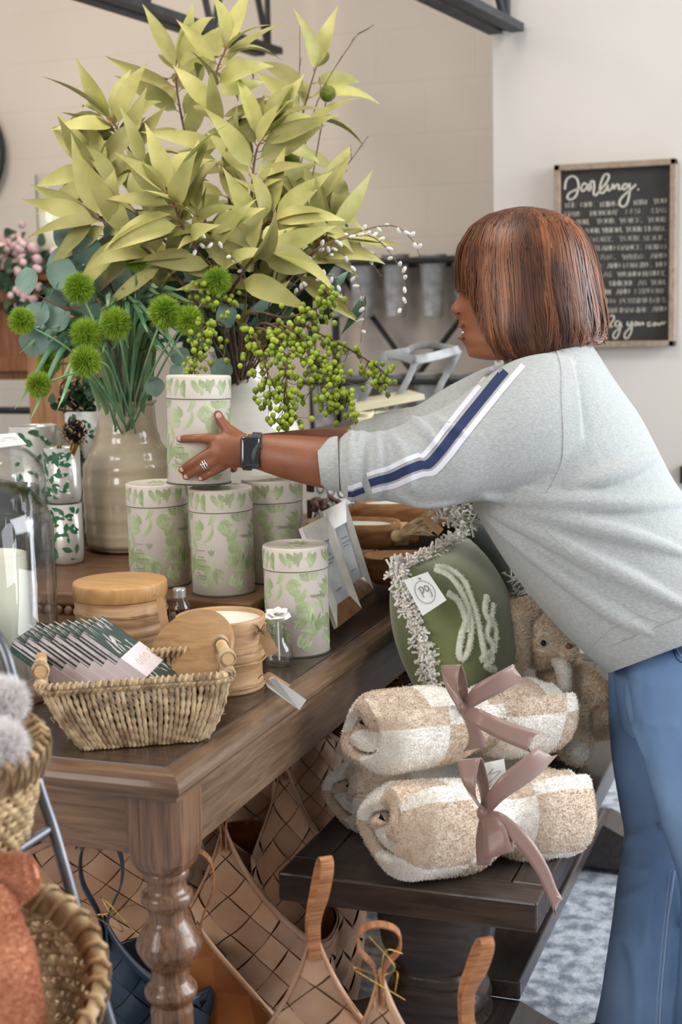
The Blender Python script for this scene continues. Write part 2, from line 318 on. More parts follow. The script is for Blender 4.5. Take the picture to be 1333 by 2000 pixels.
# roof trusses
def truss(name, a, b, label, h=.5):
    a = np.array(a); b = np.array(b); d = unit(b-a); s = unit(np.cross(d, ZA)); L = np.linalg.norm(b-a)
    t = thing(name, (a+b)/2, label, 'roof truss')
    for k, zo in ((0, 0), (1, h)):
        m = MB()
        for sg in (-1, 1): m.box((a+b)/2+s*sg*.035+ZA*zo, (L/2, .022, .012), (d, s, ZA))
        m.build('chord', M['truss'], t)
    n = int(L/.45)
    for i in range(n+1):
        p = a+d*(L*i/n); q = a+d*(L*min(i+.5, n)/n)+ZA*h
        MB().tube([p, q], .012, 6).build('web_bar', M['truss'], t)
        if i < n: MB().tube([q, a+d*(L*(i+1)/n)], .012, 6).build('web_bar', M['truss'], t)
truss('roof_truss', PD(120, -30, 3.9), PD(525, 102, 5.3), 'dark steel roof truss at upper left, behind the tall olive branches')
truss('roof_truss', PD(760, -58, 3.6), PD(990, 57, 4.4), 'dark steel roof truss end at the top, over the wall corner')
# ================================================================ TABLE
TZ = .76; TX1 = -.79; TY0 = 1.547; TX0 = -1.95; TY1 = 3.75
tb = thing('display_table', ((TX0+TX1)/2, (TY0+TY1)/2, 0), 'long dark walnut display table with a moulded edge and turned legs', 'table')
MB().b2((TX0+.03, TY0+.03, TZ-.03), (TX1-.03, TY1-.03, TZ)).build('tabletop', M['table_top'], tb, bevel=.002)
def edge_rings(z_prof):
    rings = []
    for off, z in z_prof:
        rings.append([V(TX0-off, TY0-off, z), V(TX1+off, TY0-off, z), V(TX1+off, TY1+off, z), V(TX0-off, TY1+off, z)])
    return rings
pr = [(-.045, TZ-.001), (-.032, TZ-.001), (-.028, TZ-.0035), (-.024, TZ-.001), (-.012, TZ-.001), (-.004, TZ-.003), (.002, TZ-.009), (.005, TZ-.016), (.005, TZ-.022), (.001, TZ-.028), (-.002, TZ-.030), (-.002, TZ-.036), (-.045, TZ-.036)]
R_ = edge_rings(pr)
m = MB()
for i in range(len(R_)-1):
    for j in range(4):
        k = (j+1) % 4; m.add([R_[i][j], R_[i][k], R_[i+1][k], R_[i+1][j]], [(0, 3, 2, 1)], 0 if j % 2 == 0 else 1, 0, True)
m.build('edge_moulding', [M['table_edge_x'], M['table_edge']], tb)
MB().b2((TX0+.04, TY0+.035, TZ-.125), (TX1-.04, TY0+.055, TZ-.035)).build('apron', M['table_edge_x'], tb, bevel=.002)
MB().b2((TX1-.035, TY0+.04, TZ-.125), (TX1-.018, TY1-.04, TZ-.035)).build('apron', M['table_edge'], tb, bevel=.002)
MB().b2((TX0+.018, TY0+.04, TZ-.125), (TX0+.035, TY1-.04, TZ-.035)).build('apron', M['table_edge'], tb, bevel=.002)
def leg(cx, cy):
    m = MB(); w = .041
    def sq(h, z, ch): # chamfered square
        return [V(cx+a*h, cy+b*h, z) for a, b in ((1, -1+ch), (1, 1-ch), (1-ch, 1), (-1+ch, 1), (-1, 1-ch), (-1, -1+ch), (-1+ch, -1), (1-ch, -1))]
    m.loft([sq(w, .724, .22), sq(w, .650, .22), sq(w*.985, .636, .24), sq(w*.94, .622, .28), sq(w*.85, .611, .36), sq(w*.70, .603, .5)][::-1], sm=False)
    prof = [(.026, .606), (.030, .604), (.031, .600), (.0305, .594), (.027, .590), (.0262, .584), (.0270, .577), (.031, .573), (.0345, .570), (.0355, .565), (.0345, .559), (.030, .553), (.0285, .551), (.0268, .548), (.0262, .540), (.0268, .534), (.0300, .530), (.0335, .525), (.037, .518), (.0395, .511), (.0430, .506), (.0450, .499), (.0435, .492), (.0390, .483), (.0340, .475), (.0315, .471), (.0285, .469), (.0258, .464), (.0255, .452), (.0262, .447), (.0310, .443), (.0325, .440), (.0355, .437), (.0364, .432), (.0350, .426), (.0300, .420), (.0268, .417), (.0262, .412), (.0285, .408), (.0292, .402), (.0285, .396), (.0290, .388), (.0285, .16), (.034, .14), (.036, .13), (.03, .12), (.026, .10), (.034, .06), (.036, .04), (.03, .015), (.024, 0)]
    m.lathe(prof[::-1], (cx, cy, 0), 40, cap0=True)
    return m.build('leg', M['table_leg'], tb)
for lx, ly in ((TX1-.058, TY0+.072), (TX0+.07, TY0+.072), (TX1-.058, TY1-.09), (TX0+.07, TY1-.09)): leg(lx, ly)
# riser tray
rs = thing('wooden_riser', (-1.32, 2.5, TZ), 'brown wooden riser with a carved beaded edge, standing on the walnut table', 'riser')
RZ = .85
MB().b2((-1.72, 2.155, RZ-.022), (-.945, 2.86, RZ)).build('board', M['riser'], rs, bevel=.004)
m = MB()
for i in range(38): m.ball((-1.71+i*.0205, 2.158, RZ-.032), (.0095, .009, .0095), 8, 5)
for i in range(33): m.ball((-.95, 2.165+i*.0208, RZ-.032), (.009, .0095, .0095), 8, 5)
m.build('beaded_edge', M['riser'], rs)
m = MB().b2((-1.70, 2.17, RZ-.06), (-.96, 2.19, RZ-.022)); m.b2((-.975, 2.17, RZ-.06), (-.96, 2.85, RZ-.022)); m.build('apron', M['riser'], rs)
for x in (-1.69, -.975):
    for y in (2.185, 2.84): MB().lathe([(.012, TZ), (.018, TZ+.008), (.016, TZ+.02), (.011, TZ+.026), (.016, TZ+.034)], (x, y, 0), 16, cap0=True).build('foot', M['riser'], rs)
# ================================================================ BENCH
BZ = .46; BX0, BX1, BY0, BY1 = -.836, -.421, 1.972, 3.50
bn = thing('bench', ((BX0+BX1)/2, (BY0+BY1)/2, 0), 'dark stained wooden bench with carved pedestals, beside the walnut table', 'bench')
TH = .048
m = MB().b2((BX0, BY0, BZ-TH), (BX1, BY0+.07, BZ)); m.build('breadboard_end', M['bench_end'], bn, bevel=.004)
MB().b2((BX0, BY1-.07, BZ-TH), (BX1, BY1, BZ)).build('breadboard_end', M['bench_end'], bn, bevel=.004)
MB().b2((BX0, BY0+.071, BZ-TH), (BX0+.055, BY1-.071, BZ)).build('side_rail', M['bench'], bn, bevel=.003)
MB().b2((BX1-.055, BY0+.071, BZ-TH), (BX1, BY1-.071, BZ)).build('side_rail', M['bench'], bn, bevel=.003)
for i in range(3):
    w = (BX1-BX0-.112)/3
    MB().b2((BX0+.056+i*w, BY0+.071, BZ-TH), (BX0+.056+(i+1)*w-.001, BY1-.071, BZ-.0015)).build('seat_plank', M['bench'], bn, bevel=.002)
def pedestal(yc):
    # broad vase-shaped slab pedestal with scrolled sides
    m = MB(); cx = (BX0+BX1)/2; th = .045
    prof = [(.105, BZ-TH), (.122, .392), (.136, .36), (.143, .325), (.143, .29), (.134, .25), (.112, .222), (.088, .208), (.084, .204), (.10, .20), (.105, .192), (.10, .184), (.09, .18), (.095, .176), (.12, .165), (.128, .15), (.125, .14), (.115, .135), (.13, .12), (.13, .10)]
    rings = []
    for h, z in prof:
        r = []
        for k in range(28):
            a = 2*pi*k/28; ca, sa = cos(a), sin(a)
            r.append(V(cx-.03+h*.72*np.sign(ca)*abs(ca)**.55, yc+(th+h*.25)*np.sign(sa)*abs(sa)**.8, z))
        rings.append(r)
    m.loft(rings[::-1]); m.build('pedestal', M['bench_end'], bn)
    m = MB(); pts = []
    f = [(-.30, .03), (-.29, .055), (-.25, .07), (-.2, .075), (-.15, .095), (-.10, .12), (.10, .12), (.15, .095), (.2, .075), (.25, .07), (.29, .055), (.30, .03), (.3, 0), (.22, 0), (.2, .015), (-.2, .015), (-.22, 0), (-.3, 0)]
    rings = [[V(cx+x*1.02, yc+s, z) for x, z in f] for s in (-.06, .06)]
    m.loft(rings, sm=False); m.build('foot', M['bench'], bn, bevel=.004)
pedestal(2.26); pedestal(3.27)
MB().b2((BX0+.10, 2.31, .125), (-.525, 3.22, .16)).build('stretcher', M['bench'], bn, bevel=.004)
# ================================================================ CANISTERS
CR, CH = .0555, .185
def canister_proto():
    root = thing('canister', (0, 0, 0), 'x', 'canister')
    hb = CH*.785
    MB().lathe([(.001, .0), (CR-.003, .0), (CR-.001, .002), (CR-.001, hb)], n=64).build('tube_body', M['paper'], root)
    MB().lathe([(CR, 0), (CR+.0006, .0007), (CR+.0006, .0025), (CR-.001, .003)], n=64).build('base_rim', M['darkgap'], root)
    lid = MB().lathe([(CR, hb+.0012), (CR, CH-.003), (CR-.001, CH-.001), (CR-.003, CH), (CR-.006, CH-.0015), (.001, CH-.0015)], n=64).build('lid', M['paper'], root)
    MB().lathe([(CR-.001, hb-.0003), (CR-.0002, hb-.0001), (CR-.0002, hb+.0013)], n=64).build('seam', M['darkgap'], root)
    def wrapm(m, polys, rad):
        for poly, mi, t in polys:
            m.add([V(rad*sin(u/rad), -rad*cos(u/rad), v) for u, v in poly], [tuple(range(2*i, 2*i+2))+(2*i+3, 2*i+2) for i in range(len(poly)//2-1)], mi, t)
    def tear(u, v, ang, L, w, curl, t=0.):
        out = []; x, y = u, v; a = ang; n = 9
        for i in range(n+1):
            k = i/n; ww = w*max(.03, sin(pi*min(1, k**.72)))
            out += [(x-sin(a)*ww, y+cos(a)*ww), (x+sin(a)*ww, y-cos(a)*ww)]
            x += cos(a)*L/n; y += sin(a)*L/n; a += curl/n
        return (out, 0, t)
    circ = 2*pi*CR; P = []; Q = []
    rr = random.Random(5)
    for rep in range(3):
        u0 = rep*circ/3-.055
        s = 1
        # leaf fans
        for (du, v, base, n, L, w, c) in ((.020, .112, 175, 6, .029, .0042, .8), (.062, .092, 20, 5, .032, .0048, -.9), (.036, .050, 265, 8, .027, .0036, .3), (.092, .128, 110, 5, .036, .0055, 1.1), (.106, .04, 140, 5, .036, .005, -.8), (.07, .014, 60, 5, .028, .005, .7), (.005, .07, 300, 5, .026, .0042, .8), (.05, .132, 330, 4, .026, .0045, .9), (.015, .02, 100, 4, .024, .0045, -.8), (.085, .068, 210, 4, .026, .0045, 1.0)):
            for i in range(n):
                a = radians(base+(i-n/2)*26); P.append(tear(u0+du+cos(a)*.004, v+sin(a)*.004, a, L*(1-.09*abs(i-n/2)), w, c*(1 if i < n/2 else -1), rr.uniform(-.25, .3)))
        # scrolls
        for (du, v, a, L, w, c) in ((.0, .07, 80, .06, .0030, 2.2), (.045, .02, 60, .075, .0034, 3.3), (.085, .06, 110, .07, .0034, -3.6), (.062, .045, 95, .07, .0032, -4.4), (.030, .125, 40, .05, .004, 2.0), (.02, .095, 20, .05, .003, 2.0), (.07, .105, 160, .035, .004, -1.5), (.095, .085, 250, .04, .0055, .9), (.012, .03, 300, .028, .006, 1.2), (.062, .14, 300, .02, .005, .8)):
            P.append(tear(u0+du, v, radians(a), L, w, c, rr.uniform(.1, .6)))
        for i in range(3): P.append(tear(u0+.035, .072, radians(60+30*i), .012, .002, 0, -.5))
        for i in range(9):
            a = radians(rr.choice([250, 280, 300, 230])); Q.append(tear(u0+i*.0128, CH-.004-rr.uniform(0, .003), a, rr.uniform(.022, .034), .0048, rr.uniform(-1, 1), rr.uniform(-.2, .3)))
        for i in range(3): Q.append(tear(u0+.02+i*.035, hb+.007, radians(70), .026, .003, rr.choice([-2.2, 2.2]), .3))
    # keep lid art on the lid and body art on the body
    def clip(ps, lo, hi): return [([(u, min(max(v, lo), hi)) for u, v in p], a, t) for p, a, t in ps]
    m = MB(); wrapm(m, clip(P, .004, hb-.002), CR-.0006); 
    m.build('leaf_print', M['leafprint'], root)
    m = MB(); wrapm(m, clip(Q, hb+.003, CH-.004), CR+.0004)
    for i in range(10):
        a = i*.62; m.add([(cos(a)*.01+cos(a+1)*.012*k+sin(a)*w_*.004, sin(a)*.01+sin(a+1)*.034*k-cos(a)*w_*.004, CH-.0010) for k in (0, .5, 1) for w_ in (-1, 1)], [(0, 1, 3, 2), (2, 3, 5, 4)], 0, .2)
    m.build('leaf_print', M['leafprint'], lid)
    # printed words and label lines
    m = text_mesh('GRANDI', .0075); m2 = MB()
    m2.add([V((CR-.0004)*sin((x+.036)/CR), -(CR-.0004)*cos((x+.036)/CR), y+.101) for x, y in m[0]], m[1], 0, 0, False)
    m2b = text_mesh('botanical', .0045)
    m2.add([V((CR-.0004)*sin((x-.04)/CR), -(CR-.0004)*cos((x-.04)/CR), y+.104) for x, y in m2b[0]], m2b[1], 0, 0, False) if False else None
    for i, wv in enumerate((.016, .0, .013, .017, .0, .017, .012, .0, .018, .018)):
        if wv:
            u0 = -.048; z = .080-i*.0055
            m2.add([V((CR-.0004)*sin((u0+k*wv/3)/CR), -(CR-.0004)*cos((u0+k*wv/3)/CR), z+dz) for dz in (0, .0009) for k in range(4)], [(i_, i_+1, i_+5, i_+4) for i_ in range(3)], 0, 0, False)
    m2.build('printed_label', M['ink'], root)
    return root
def text_mesh(txt, size, align='LEFT'):
    c = bpy.data.curves.new('t', 'FONT'); c.body = txt; c.size = size; c.align_x = align; c.resolution_u = 3
    o = bpy.data.objects.new('t', c); COL.objects.link(o); dg = bpy.context.evaluated_depsgraph_get(); me = o.evaluated_get(dg).to_mesh()
    v = [(p.co.x, p.co.y) for p in me.vertices]; f = [tuple(p.vertices) for p in me.polygons]
    bpy.data.objects.remove(o); return v, f
can0 = canister_proto()
cam_ang = lambda p: atan2(p[0]-CAM[0], p[1]-CAM[1])
def put_can(o, p, label, dr=0., tilt=None):
    o.location = [float(c) for c in p]; o['label'] = label; o['group'] = 'leaf print canisters'
    o.rotation_euler = (0, 0, -cam_ang(p)+dr)
    if tilt: o.rotation_euler[0] = tilt[0]; o.rotation_euler[1] = tilt[1]
cM = PZ(437, 1152, RZ)+FH*.0; cM[2] = RZ
def standing(x, y, z, r):  # px of the front foot of a round thing -> its centre
    p = PZ(x, y, z); q = unit(V(p[0], p[1], 0)); p = p+q*r; p[2] = z; return p
pM = standing(438, 1167, RZ, CR); pL = standing(317, 1153, RZ, CR); pR = standing(508, 1140, RZ, CR); pF = standing(583, 1286, TZ, CR)
pR = PZ(508, 1142, RZ)+0; pR = pM+V(.045, .125, 0)
put_can(can0, pM, 'cream leaf print canister in the middle of the riser, foremost of the standing ones there')
c = copy_tree(can0); put_can(c, pL+V(-.008,.01,0), 'cream leaf print canister at the left end of its row, next to the cream jar', .05)
c = copy_tree(can0); put_can(c, pR, 'cream leaf print canister standing behind the middle one, mostly hidden', -.5)
c = copy_tree(can0); put_can(c, pF, 'cream leaf print canister on the table beside the leaning frames', -.2)
cT = copy_tree(can0); pT = PD(389, 943, 2.455); put_can(cT, pT+V(0, 0, .0), 'cream leaf print canister held up in the two hands, topmost of all', .08, (-.02, .035))
# ================================================================ VASES
def lathe_thing(name, prof, c, mt, label, cat, n=64, **k):
    return MB().lathe(prof, c, n, cap0=True).build(name, mt, label=label, cat=cat, origin=c, **k)
vL = PZ(258, 1075, RZ); vL[2] = RZ; vL = vL+unit(V(vL[0], vL[1], 0))*.03
dL = (vL-CAM)@FW; k = dL/FPX
zr = PD(258, 780, dL)[2]-RZ
profL = [(.062, 0), (.083, .004), (.088, .02)]
for yy, hw in ((1060, 87), (1020, 89), (980, 90), (930, 90), (900, 86), (880, 77), (860, 66), (840, 59), (820, 57), (800, 56), (788, 56), (784, 60), (779, 61)):
    profL.append((hw*k, PD(258, yy, dL)[2]-RZ))
sm_ = []
for i in range(len(profL)-1):
    for t in (0, .25, .5, .75):
        r = profL[i][0]*(1-t)+profL[i+1][0]*t; z = profL[i][1]*(1-t)+profL[i+1][1]*t
        if z < .24: r += .0012*sin(z*190)
        sm_.append((r, z))
sm_ += [profL[-1], (56*k-.006, zr), (54*k-.006, zr-.04), (54*k-.006, zr-.10)]
lathe_thing('ceramic_jar', sm_, vL, M['cream'], 'cream glazed stoneware jar with ribbed sides, holding green thistle stems', 'vase')
dR = 3.0; kR = dR/FPX
pV = PD(478, 1040, dR); vR = V(pV[0], pV[1], TZ); 
prR = [(.07, 0), (.10, .005)]
for yy, hw in ((1060, 110), (1000, 113), (900, 114), (840, 113), (800, 105), (775, 88), (755, 68), (740, 58), (720, 54), (700, 53), (690, 55), (684, 58)):
    prR.append((hw*kR, PD(478, yy, dR)[2]-TZ))
prR += [(50*kR, prR[-1][1]), (48*kR, prR[-1][1]-.1)]
lathe_thing('ceramic_jar', prR, vR, M['white_glaze'], 'tall white glazed jar behind the canisters, holding the olive branches', 'vase')
# ================================================================ PLANTS
def frame_of(d, up=ZA):
    d = unit(d); s = np.cross(d, up)
    if np.linalg.norm(s) < .05: s = np.cross(d, XA)
    s = unit(s); return d, s, np.cross(s, d)
def leaf(m, p, d, L, w, curl=.6, fold=.35, mi=0, t=0., nrm=None, rnd=False, n=8):
    """a leaf blade: spine curls, the two halves fold"""
    d, s, u = frame_of(d, nrm if nrm is not None else ZA)
    vs = []; a = 0.; q = np.array(p, float)
    for i in range(n+1):
        k = i/n
        ww = w*(sin(pi*k)**.75 if rnd else (sin(pi*k**.62)**1.15 if k < 1 else 0)); ww = max(ww, .0004)
        dd = d*cos(a)-u*sin(a); uu = u*cos(a)+d*sin(a)
        vs += [q-s*ww*cos(fold)+uu*ww*sin(fold), q, q+s*ww*cos(fold)+uu*ww*sin(fold)]
        q = q+dd*L/n; a += curl/n
    fs = []
    for i in range(n): b = 3*i; fs += [(b, b+1, b+4, b+3), (b+1, b+2, b+5, b+4)]
    m.add(vs, fs, mi, t)
def rv(s=1.): return rng.normal(0, s, 3)
mouthR = vR+V(0, 0, prR[-3][1]-.02); mouthL = vL+V(0, 0, zr-.02)
def olive_branch(pts, label, nl=20, L=.145, d0=2.95, up=False, start=.35):
    root = thing('leafy_branch', mouthR+V(*(rng.normal(0, .012, 2)), -.1), label, 'branch', 'olive leaved branches in the white jar')
    P = crv([rootloc(root)]+[PD(*p) for p in pts], 8)
    MB().tube(P, np.linspace(.0045, .0015, len(P)), 6).build('stem', M['bark'], root)
    m = MB(); st = MB(); N = len(P)
    nl = int(nl*1.25)
    for i in range(nl):
        f = start+(1-start)*(i+.5)/nl; k = min(N-2, int(f*(N-1))); p = P[k]+(P[k+1]-P[k])*random.random()
        td = unit(P[min(k+1, N-1)]-P[k-1]); a = i*2.4+random.uniform(-.4, .4)
        _, s, u = frame_of(td); side = s*cos(a)+u*sin(a)
        spread = .45 if f > .95 else random.uniform(.7, 1.15)
        d = unit(td*cos(spread)+side*sin(spread)+ZA*random.uniform(-.45, .2))
        d = unit(d-FW*(d@FW)*.45)
        q = p+d*.012; st.tube([p, q], .0011, 5)
        nn = unit(-FW*random.uniform(.5, 1.)+ZA*random.uniform(.1, .7)+rv(.3))
        leaf(m, q, d, L*random.uniform(.75, 1.15), L*random.uniform(.12, .165), random.uniform(0., 1.5), random.uniform(.15, .6), 0, random.uniform(-.3, .3), nn)
    leaf(m, P[-1], unit(P[-1]-P[-3]), L, L*.14, .3, .3, 0, .1, unit(-FW+rv(.3)))
    st.build('leaf_stalks', M['russet'], root); m.build('foliage', M['ylw'], root)
B = [
 ([(468, 560, 2.9), (440, 330, 2.85), (420, 170, 2.84), (440, 95, 2.84)], 'tallest olive leaved branch, its tip crossing the steel truss', 20),
 ([(400, 560, 2.9), (300, 380, 2.85), (240, 270, 2.85), (215, 230, 2.85)], 'olive leaved branch fanning out to the upper left of the bouquet', 22),
 ([(390, 560, 2.85), (270, 420, 2.8), (200, 350, 2.8), (185, 330, 2.8)], 'olive leaved branch pointing to the middle left of the bouquet', 18),
 ([(420, 520, 2.95), (370, 300, 3.0), (345, 170, 3.0), (350, 130, 3.0)], 'olive leaved branch left of the tallest one, ending below its tip', 18),
 ([(520, 560, 3.0), (560, 380, 3.0), (590, 230, 3.0), (618, 130, 3.0)], 'slim upright olive leaved branch at the right, by the single moss ball', 15),
 ([(540, 600, 2.9), (570, 480, 2.85), (590, 430, 2.8), (610, 400, 2.8)], 'olive leaved branch leaning low to the right side of the bouquet', 14),
 ([(480, 560, 2.85), (490, 400, 2.8), (500, 300, 2.8), (520, 260, 2.8)], 'olive leaved branch right of the tallest one, drooping over the centre', 20),
 ([(390, 600, 2.75), (300, 500, 2.7), (220, 440, 2.7), (180, 425, 2.7)], 'lowest left olive leaved branch, over the round eucalyptus leaves', 14),
 ([(440, 580, 2.7), (370, 470, 2.65), (340, 400, 2.62), (330, 370, 2.62)], 'olive leaved branch at the front centre with a large drooping spray', 18),
 ([(500, 620, 2.8), (500, 520, 2.75), (510, 450, 2.72), (540, 420, 2.72)], 'short olive leaved branch low at the right of centre', 13),
 ([(430, 600, 2.7), (420, 520, 2.66), (400, 450, 2.65), (385, 420, 2.65)], 'short olive leaved branch low in the middle, above the thistle heads', 10),
 ([(520, 600, 2.85), (590, 520, 2.8), (630, 470, 2.78), (650, 445, 2.78)], 'lowest right olive leaved branch, drooping over the catkin twigs', 12),
 ([(450, 600, 2.72), (470, 540, 2.66), (500, 500, 2.64), (520, 490, 2.64)], 'shortest olive leaved branch, above the berries in the middle', 9),
]
for pts, lb, nl in B: olive_branch(pts, lb, nl)
def moss(x, y, d, r, label):
    root = thing('moss_ball_pick', mouthR+V(rng.normal(0, .01), 0, -.1), label, 'moss ball', 'moss balls on twigs')
    c_ = PD(x, y, d); P = crv([rootloc(root), PD(500+(x-500)*.4, 620, d), c_], 6)
    MB().tube(P, .0015, 5).build('twig', M['bark'], root)
    MB().ball(c_, r, 20, 14).fuzz(900, .002, .0004, tv=.2).build('ball', M['moss'], root)
for q in ((640, 183, 2.98, .0165, 'small round moss ball highest on the right, beside pale leaves'), (567, 316, 2.9, .0195, 'round moss ball among leaves below the highest one, right side'), (525, 425, 2.8, .02, 'round moss ball right of the bouquet centre, above the berries'), (549, 509, 2.75, .02, 'lowest round moss ball, close above the green berries'), (603, 410, 2.95, .014, 'half hidden moss ball behind the right hand leaves')): moss(*q)
# bare twigs
for pts, lb in (([(520, 600, 3.), (570, 400, 3.), (620, 200, 3.), (690, 80, 3.), (710, 60, 3.)], 'longest bare dark twig reaching toward the top right'), ([(540, 600, 3.05), (600, 420, 3.05), (680, 320, 3.05), (720, 265, 3.05)], 'bare twig slanting right below the longest twig'), ([(520, 500, 3.05), (575, 300, 3.1), (585, 150, 3.1), (586, 50, 3.1)], 'thin bare twig standing upright beside the tallest leaves')):
    P = crv([mouthR+V(0, 0, -.1)]+[PD(*p) for p in pts], 8); m = MB().tube(P, np.linspace(.002, .0007, len(P)), 5)
    for i in range(10, len(P)-2, 3): m.tube([P[i], P[i]+unit(P[i+1]-P[i])*.02+rv(.008)], .0007, 4); m.ball(P[i], .0016, 5, 4)
    m.build('bare_twig', M['bark'], label=lb, cat='twig', group='bare twigs')
# eucalyptus with round leaves
def euc(base, pts, leaves, label, rl=1.22):
    root = thing('eucalyptus_branch', base+V(rng.normal(0, .01), rng.normal(0, .01), -.08), label, 'branch', 'round leaved eucalyptus')
    P = crv([rootloc(root)]+[PD(*p) for p in pts], 8); MB().tube(P, np.linspace(.0025, .001, len(P)), 5).build('stem', M['bark'], root)
    m = MB()
    for (x, y, d, r) in leaves:
        q = PD(x, y, d); k = min(range(len(P)), key=lambda i: np.linalg.norm(P[i]-q)); m.tube([P[k], (P[k]+q)/2+V(0, 0, .004), q], .0008, 4)
        dr = unit(q-P[k]+rv(.003)+ZA*.01); dr = unit(dr-FW*(dr@FW)*.7)
        r *= rl; leaf(m, q-dr*r*.5, dr, r*1.9, r*.92, random.uniform(-.3, .5), random.uniform(.0, .25), 0, random.uniform(-.35, .25), unit(-FW+ZA*.4+rv(.25)), True, 10)
    m.build('foliage', M['euc'], root)
euc(mouthL, [(230, 700, 2.78), (150, 620, 2.7), (80, 580, 2.68), (60, 565, 2.68)], [(55, 560, 2.68, .023), (80, 603, 2.68, .024), (125, 618, 2.69, .024), (72, 655, 2.68, .026), (115, 550, 2.7, .028), (118, 675, 2.72, .028)], 'round leaved eucalyptus sprig reaching furthest left')
euc(mouthL, [(240, 650, 2.8), (200, 520, 2.75), (150, 470, 2.75), (135, 440, 2.75)], [(145, 470, 2.74, .027), (140, 432, 2.75, .022), (180, 500, 2.73, .027), (150, 515, 2.75, .028), (200, 560, 2.76, .03), (215, 460, 2.75, .02), (240, 540, 2.8, .028), (175, 590, 2.8, .026)], 'round leaved eucalyptus sprig rising at the left under the olive leaves')
euc(mouthL, [(290, 680, 2.75), (330, 600, 2.7), (400, 620, 2.7), (450, 630, 2.68)], [(447, 628, 2.66, .021), (345, 690, 2.68, .018), (435, 710, 2.68, .02), (340, 720, 2.68, .014), (400, 655, 2.7, .016), (300, 745, 2.7, .018)], 'blue green eucalyptus sprig crossing above the held canister')
euc(mouthL, [(250, 620, 2.8), (230, 500, 2.82), (200, 430, 2.82), (170, 400, 2.82)], [(135, 505, 2.8, .028), (175, 470, 2.8, .028), (215, 500, 2.82, .03), (190, 545, 2.8, .028), (230, 570, 2.82, .03), (255, 600, 2.82, .028), (150, 575, 2.78, .024), (245, 440, 2.82, .024), (205, 620, 2.78, .026), (120, 590, 2.76, .022), (280, 540, 2.84, .028), (150, 650, 2.76, .026), (105, 630, 2.74, .022), (130, 680, 2.74, .024)], 'dense round leaved eucalyptus sprig in the shade behind the thistle heads')
euc(mouthR, [(490, 620, 2.95), (500, 560, 2.9), (520, 540, 2.9)], [(485, 545, 2.85, .03), (520, 560, 2.9, .026), (490, 590, 2.85, .026), (550, 620, 2.95, .022), (555, 585, 2.95, .026), (395, 555, 2.9, .026), (360, 580, 2.92, .03), (450, 500, 2.92, .026), (280, 600, 2.92, .03)], 'dark round leaved eucalyptus sprig deep in the middle of the bouquet')
# thistle balls
def thistle(x, y, d, r, label):
    root = thing('green_thistle', mouthL+V(rng.normal(0, .014), rng.normal(0, .012), -.08), label, 'flower', 'lime green thistles')
    c_ = PD(x, y, d); P = crv([rootloc(root), PD(258+(x-258)*.45, 690+(y-560)*.25, d+.04), c_], 8)
    MB().tube(P, .002, 6).build('stem', M['grass'], root)
    m = MB().ball(c_, r*.66, 14, 9, m=0); m.fuzz(3200, r*.5, .0008, jit=.25, ms=1, tv=.12); m.build('bloom', [M['thistle_c'], M['thistle']], root)
TH_ = [(154, 563, 2.66, .027, 'lime thistle head highest on the left, before a eucalyptus leaf'), (43, 627, 2.64, .023, 'lime thistle head furthest left of all'), (169, 653, 2.62, .028, 'lime thistle head above the one nearest the jar, left group'), (226, 632, 2.62, .027, 'lime thistle head in the centre of the left cluster'), (167, 706, 2.60, .027, 'lime thistle head lowest beside the jar neck, left cluster'), (75, 752, 2.62, .022, 'lowest lime thistle head at far left, above the grass blades'), (322, 610, 2.6, .028, 'lime thistle head above the held canister, left of a pair'), (368, 626, 2.6, .025, 'lime thistle head above the held canister, right of a pair'), (425, 548, 2.62, .023, 'lime thistle head furthest right, by the berries'), (266, 505, 2.7, .022, 'lime thistle head topmost, tucked under olive leaves'), (95, 710, 2.7, .021, 'lime thistle head half hidden behind leaves at the left')]
for q in TH_: thistle(*q)
# grass tuft
def blades(base, ends, label):
    m = MB()
    for (x, y, d) in ends:
        e = PD(x, y, d); b = base+V(rng.normal(0, .018), rng.normal(0, .018), -.05); mid = (b+e)/2+ZA*np.linalg.norm((e-b)[:2])*.45
        P = crv([b, mid, e], 7); n = len(P)
        vs = []; 
        for i, p in enumerate(P):
            dd = unit(P[min(i+1, n-1)]-P[max(i-1, 0)]); s_ = unit(np.cross(dd, FW+rv(.1))); w = .0056*(sin(pi*(.12+.88*i/(n-1))))**.6+.0002
            vs += [p-s_*w, p+np.cross(dd, s_)*w*.5, p+s_*w]
        fs = []
        for i in range(n-1): fs += [(3*i, 3*i+1, 3*i+4, 3*i+3), (3*i+1, 3*i+2, 3*i+5, 3*i+4)]
        m.add(vs, fs, 0, random.uniform(-.4, .35))
    m.build('grass_tuft', M['grass'], label=label, cat='grass', kind='stuff')
ends = [(28, 800, 2.6), (60, 818, 2.58), (112, 800, 2.6), (38, 690, 2.65), (70, 680, 2.68), (100, 640, 2.66), (180, 560, 2.7), (210, 600, 2.62), (240, 560, 2.7), (285, 540, 2.7), (310, 560, 2.65), (345, 620, 2.65), (380, 590, 2.68), (300, 620, 2.62), (270, 590, 2.65), (225, 620, 2.6), (330, 650, 2.62), (150, 720, 2.6), (190, 640, 2.65), (360, 700, 2.62), (395, 690, 2.62), (140, 650, 2.64), (250, 640, 2.6), (290, 650, 2.6), (85, 770, 2.62), (200, 690, 2.6), (120, 740, 2.64)]
ends += [(random.uniform(180, 360), random.uniform(560, 700), random.uniform(2.62, 2.85)) for _ in range(46)]
blades(mouthL, ends, 'long striped green grass blades fanning out of the cream jar')
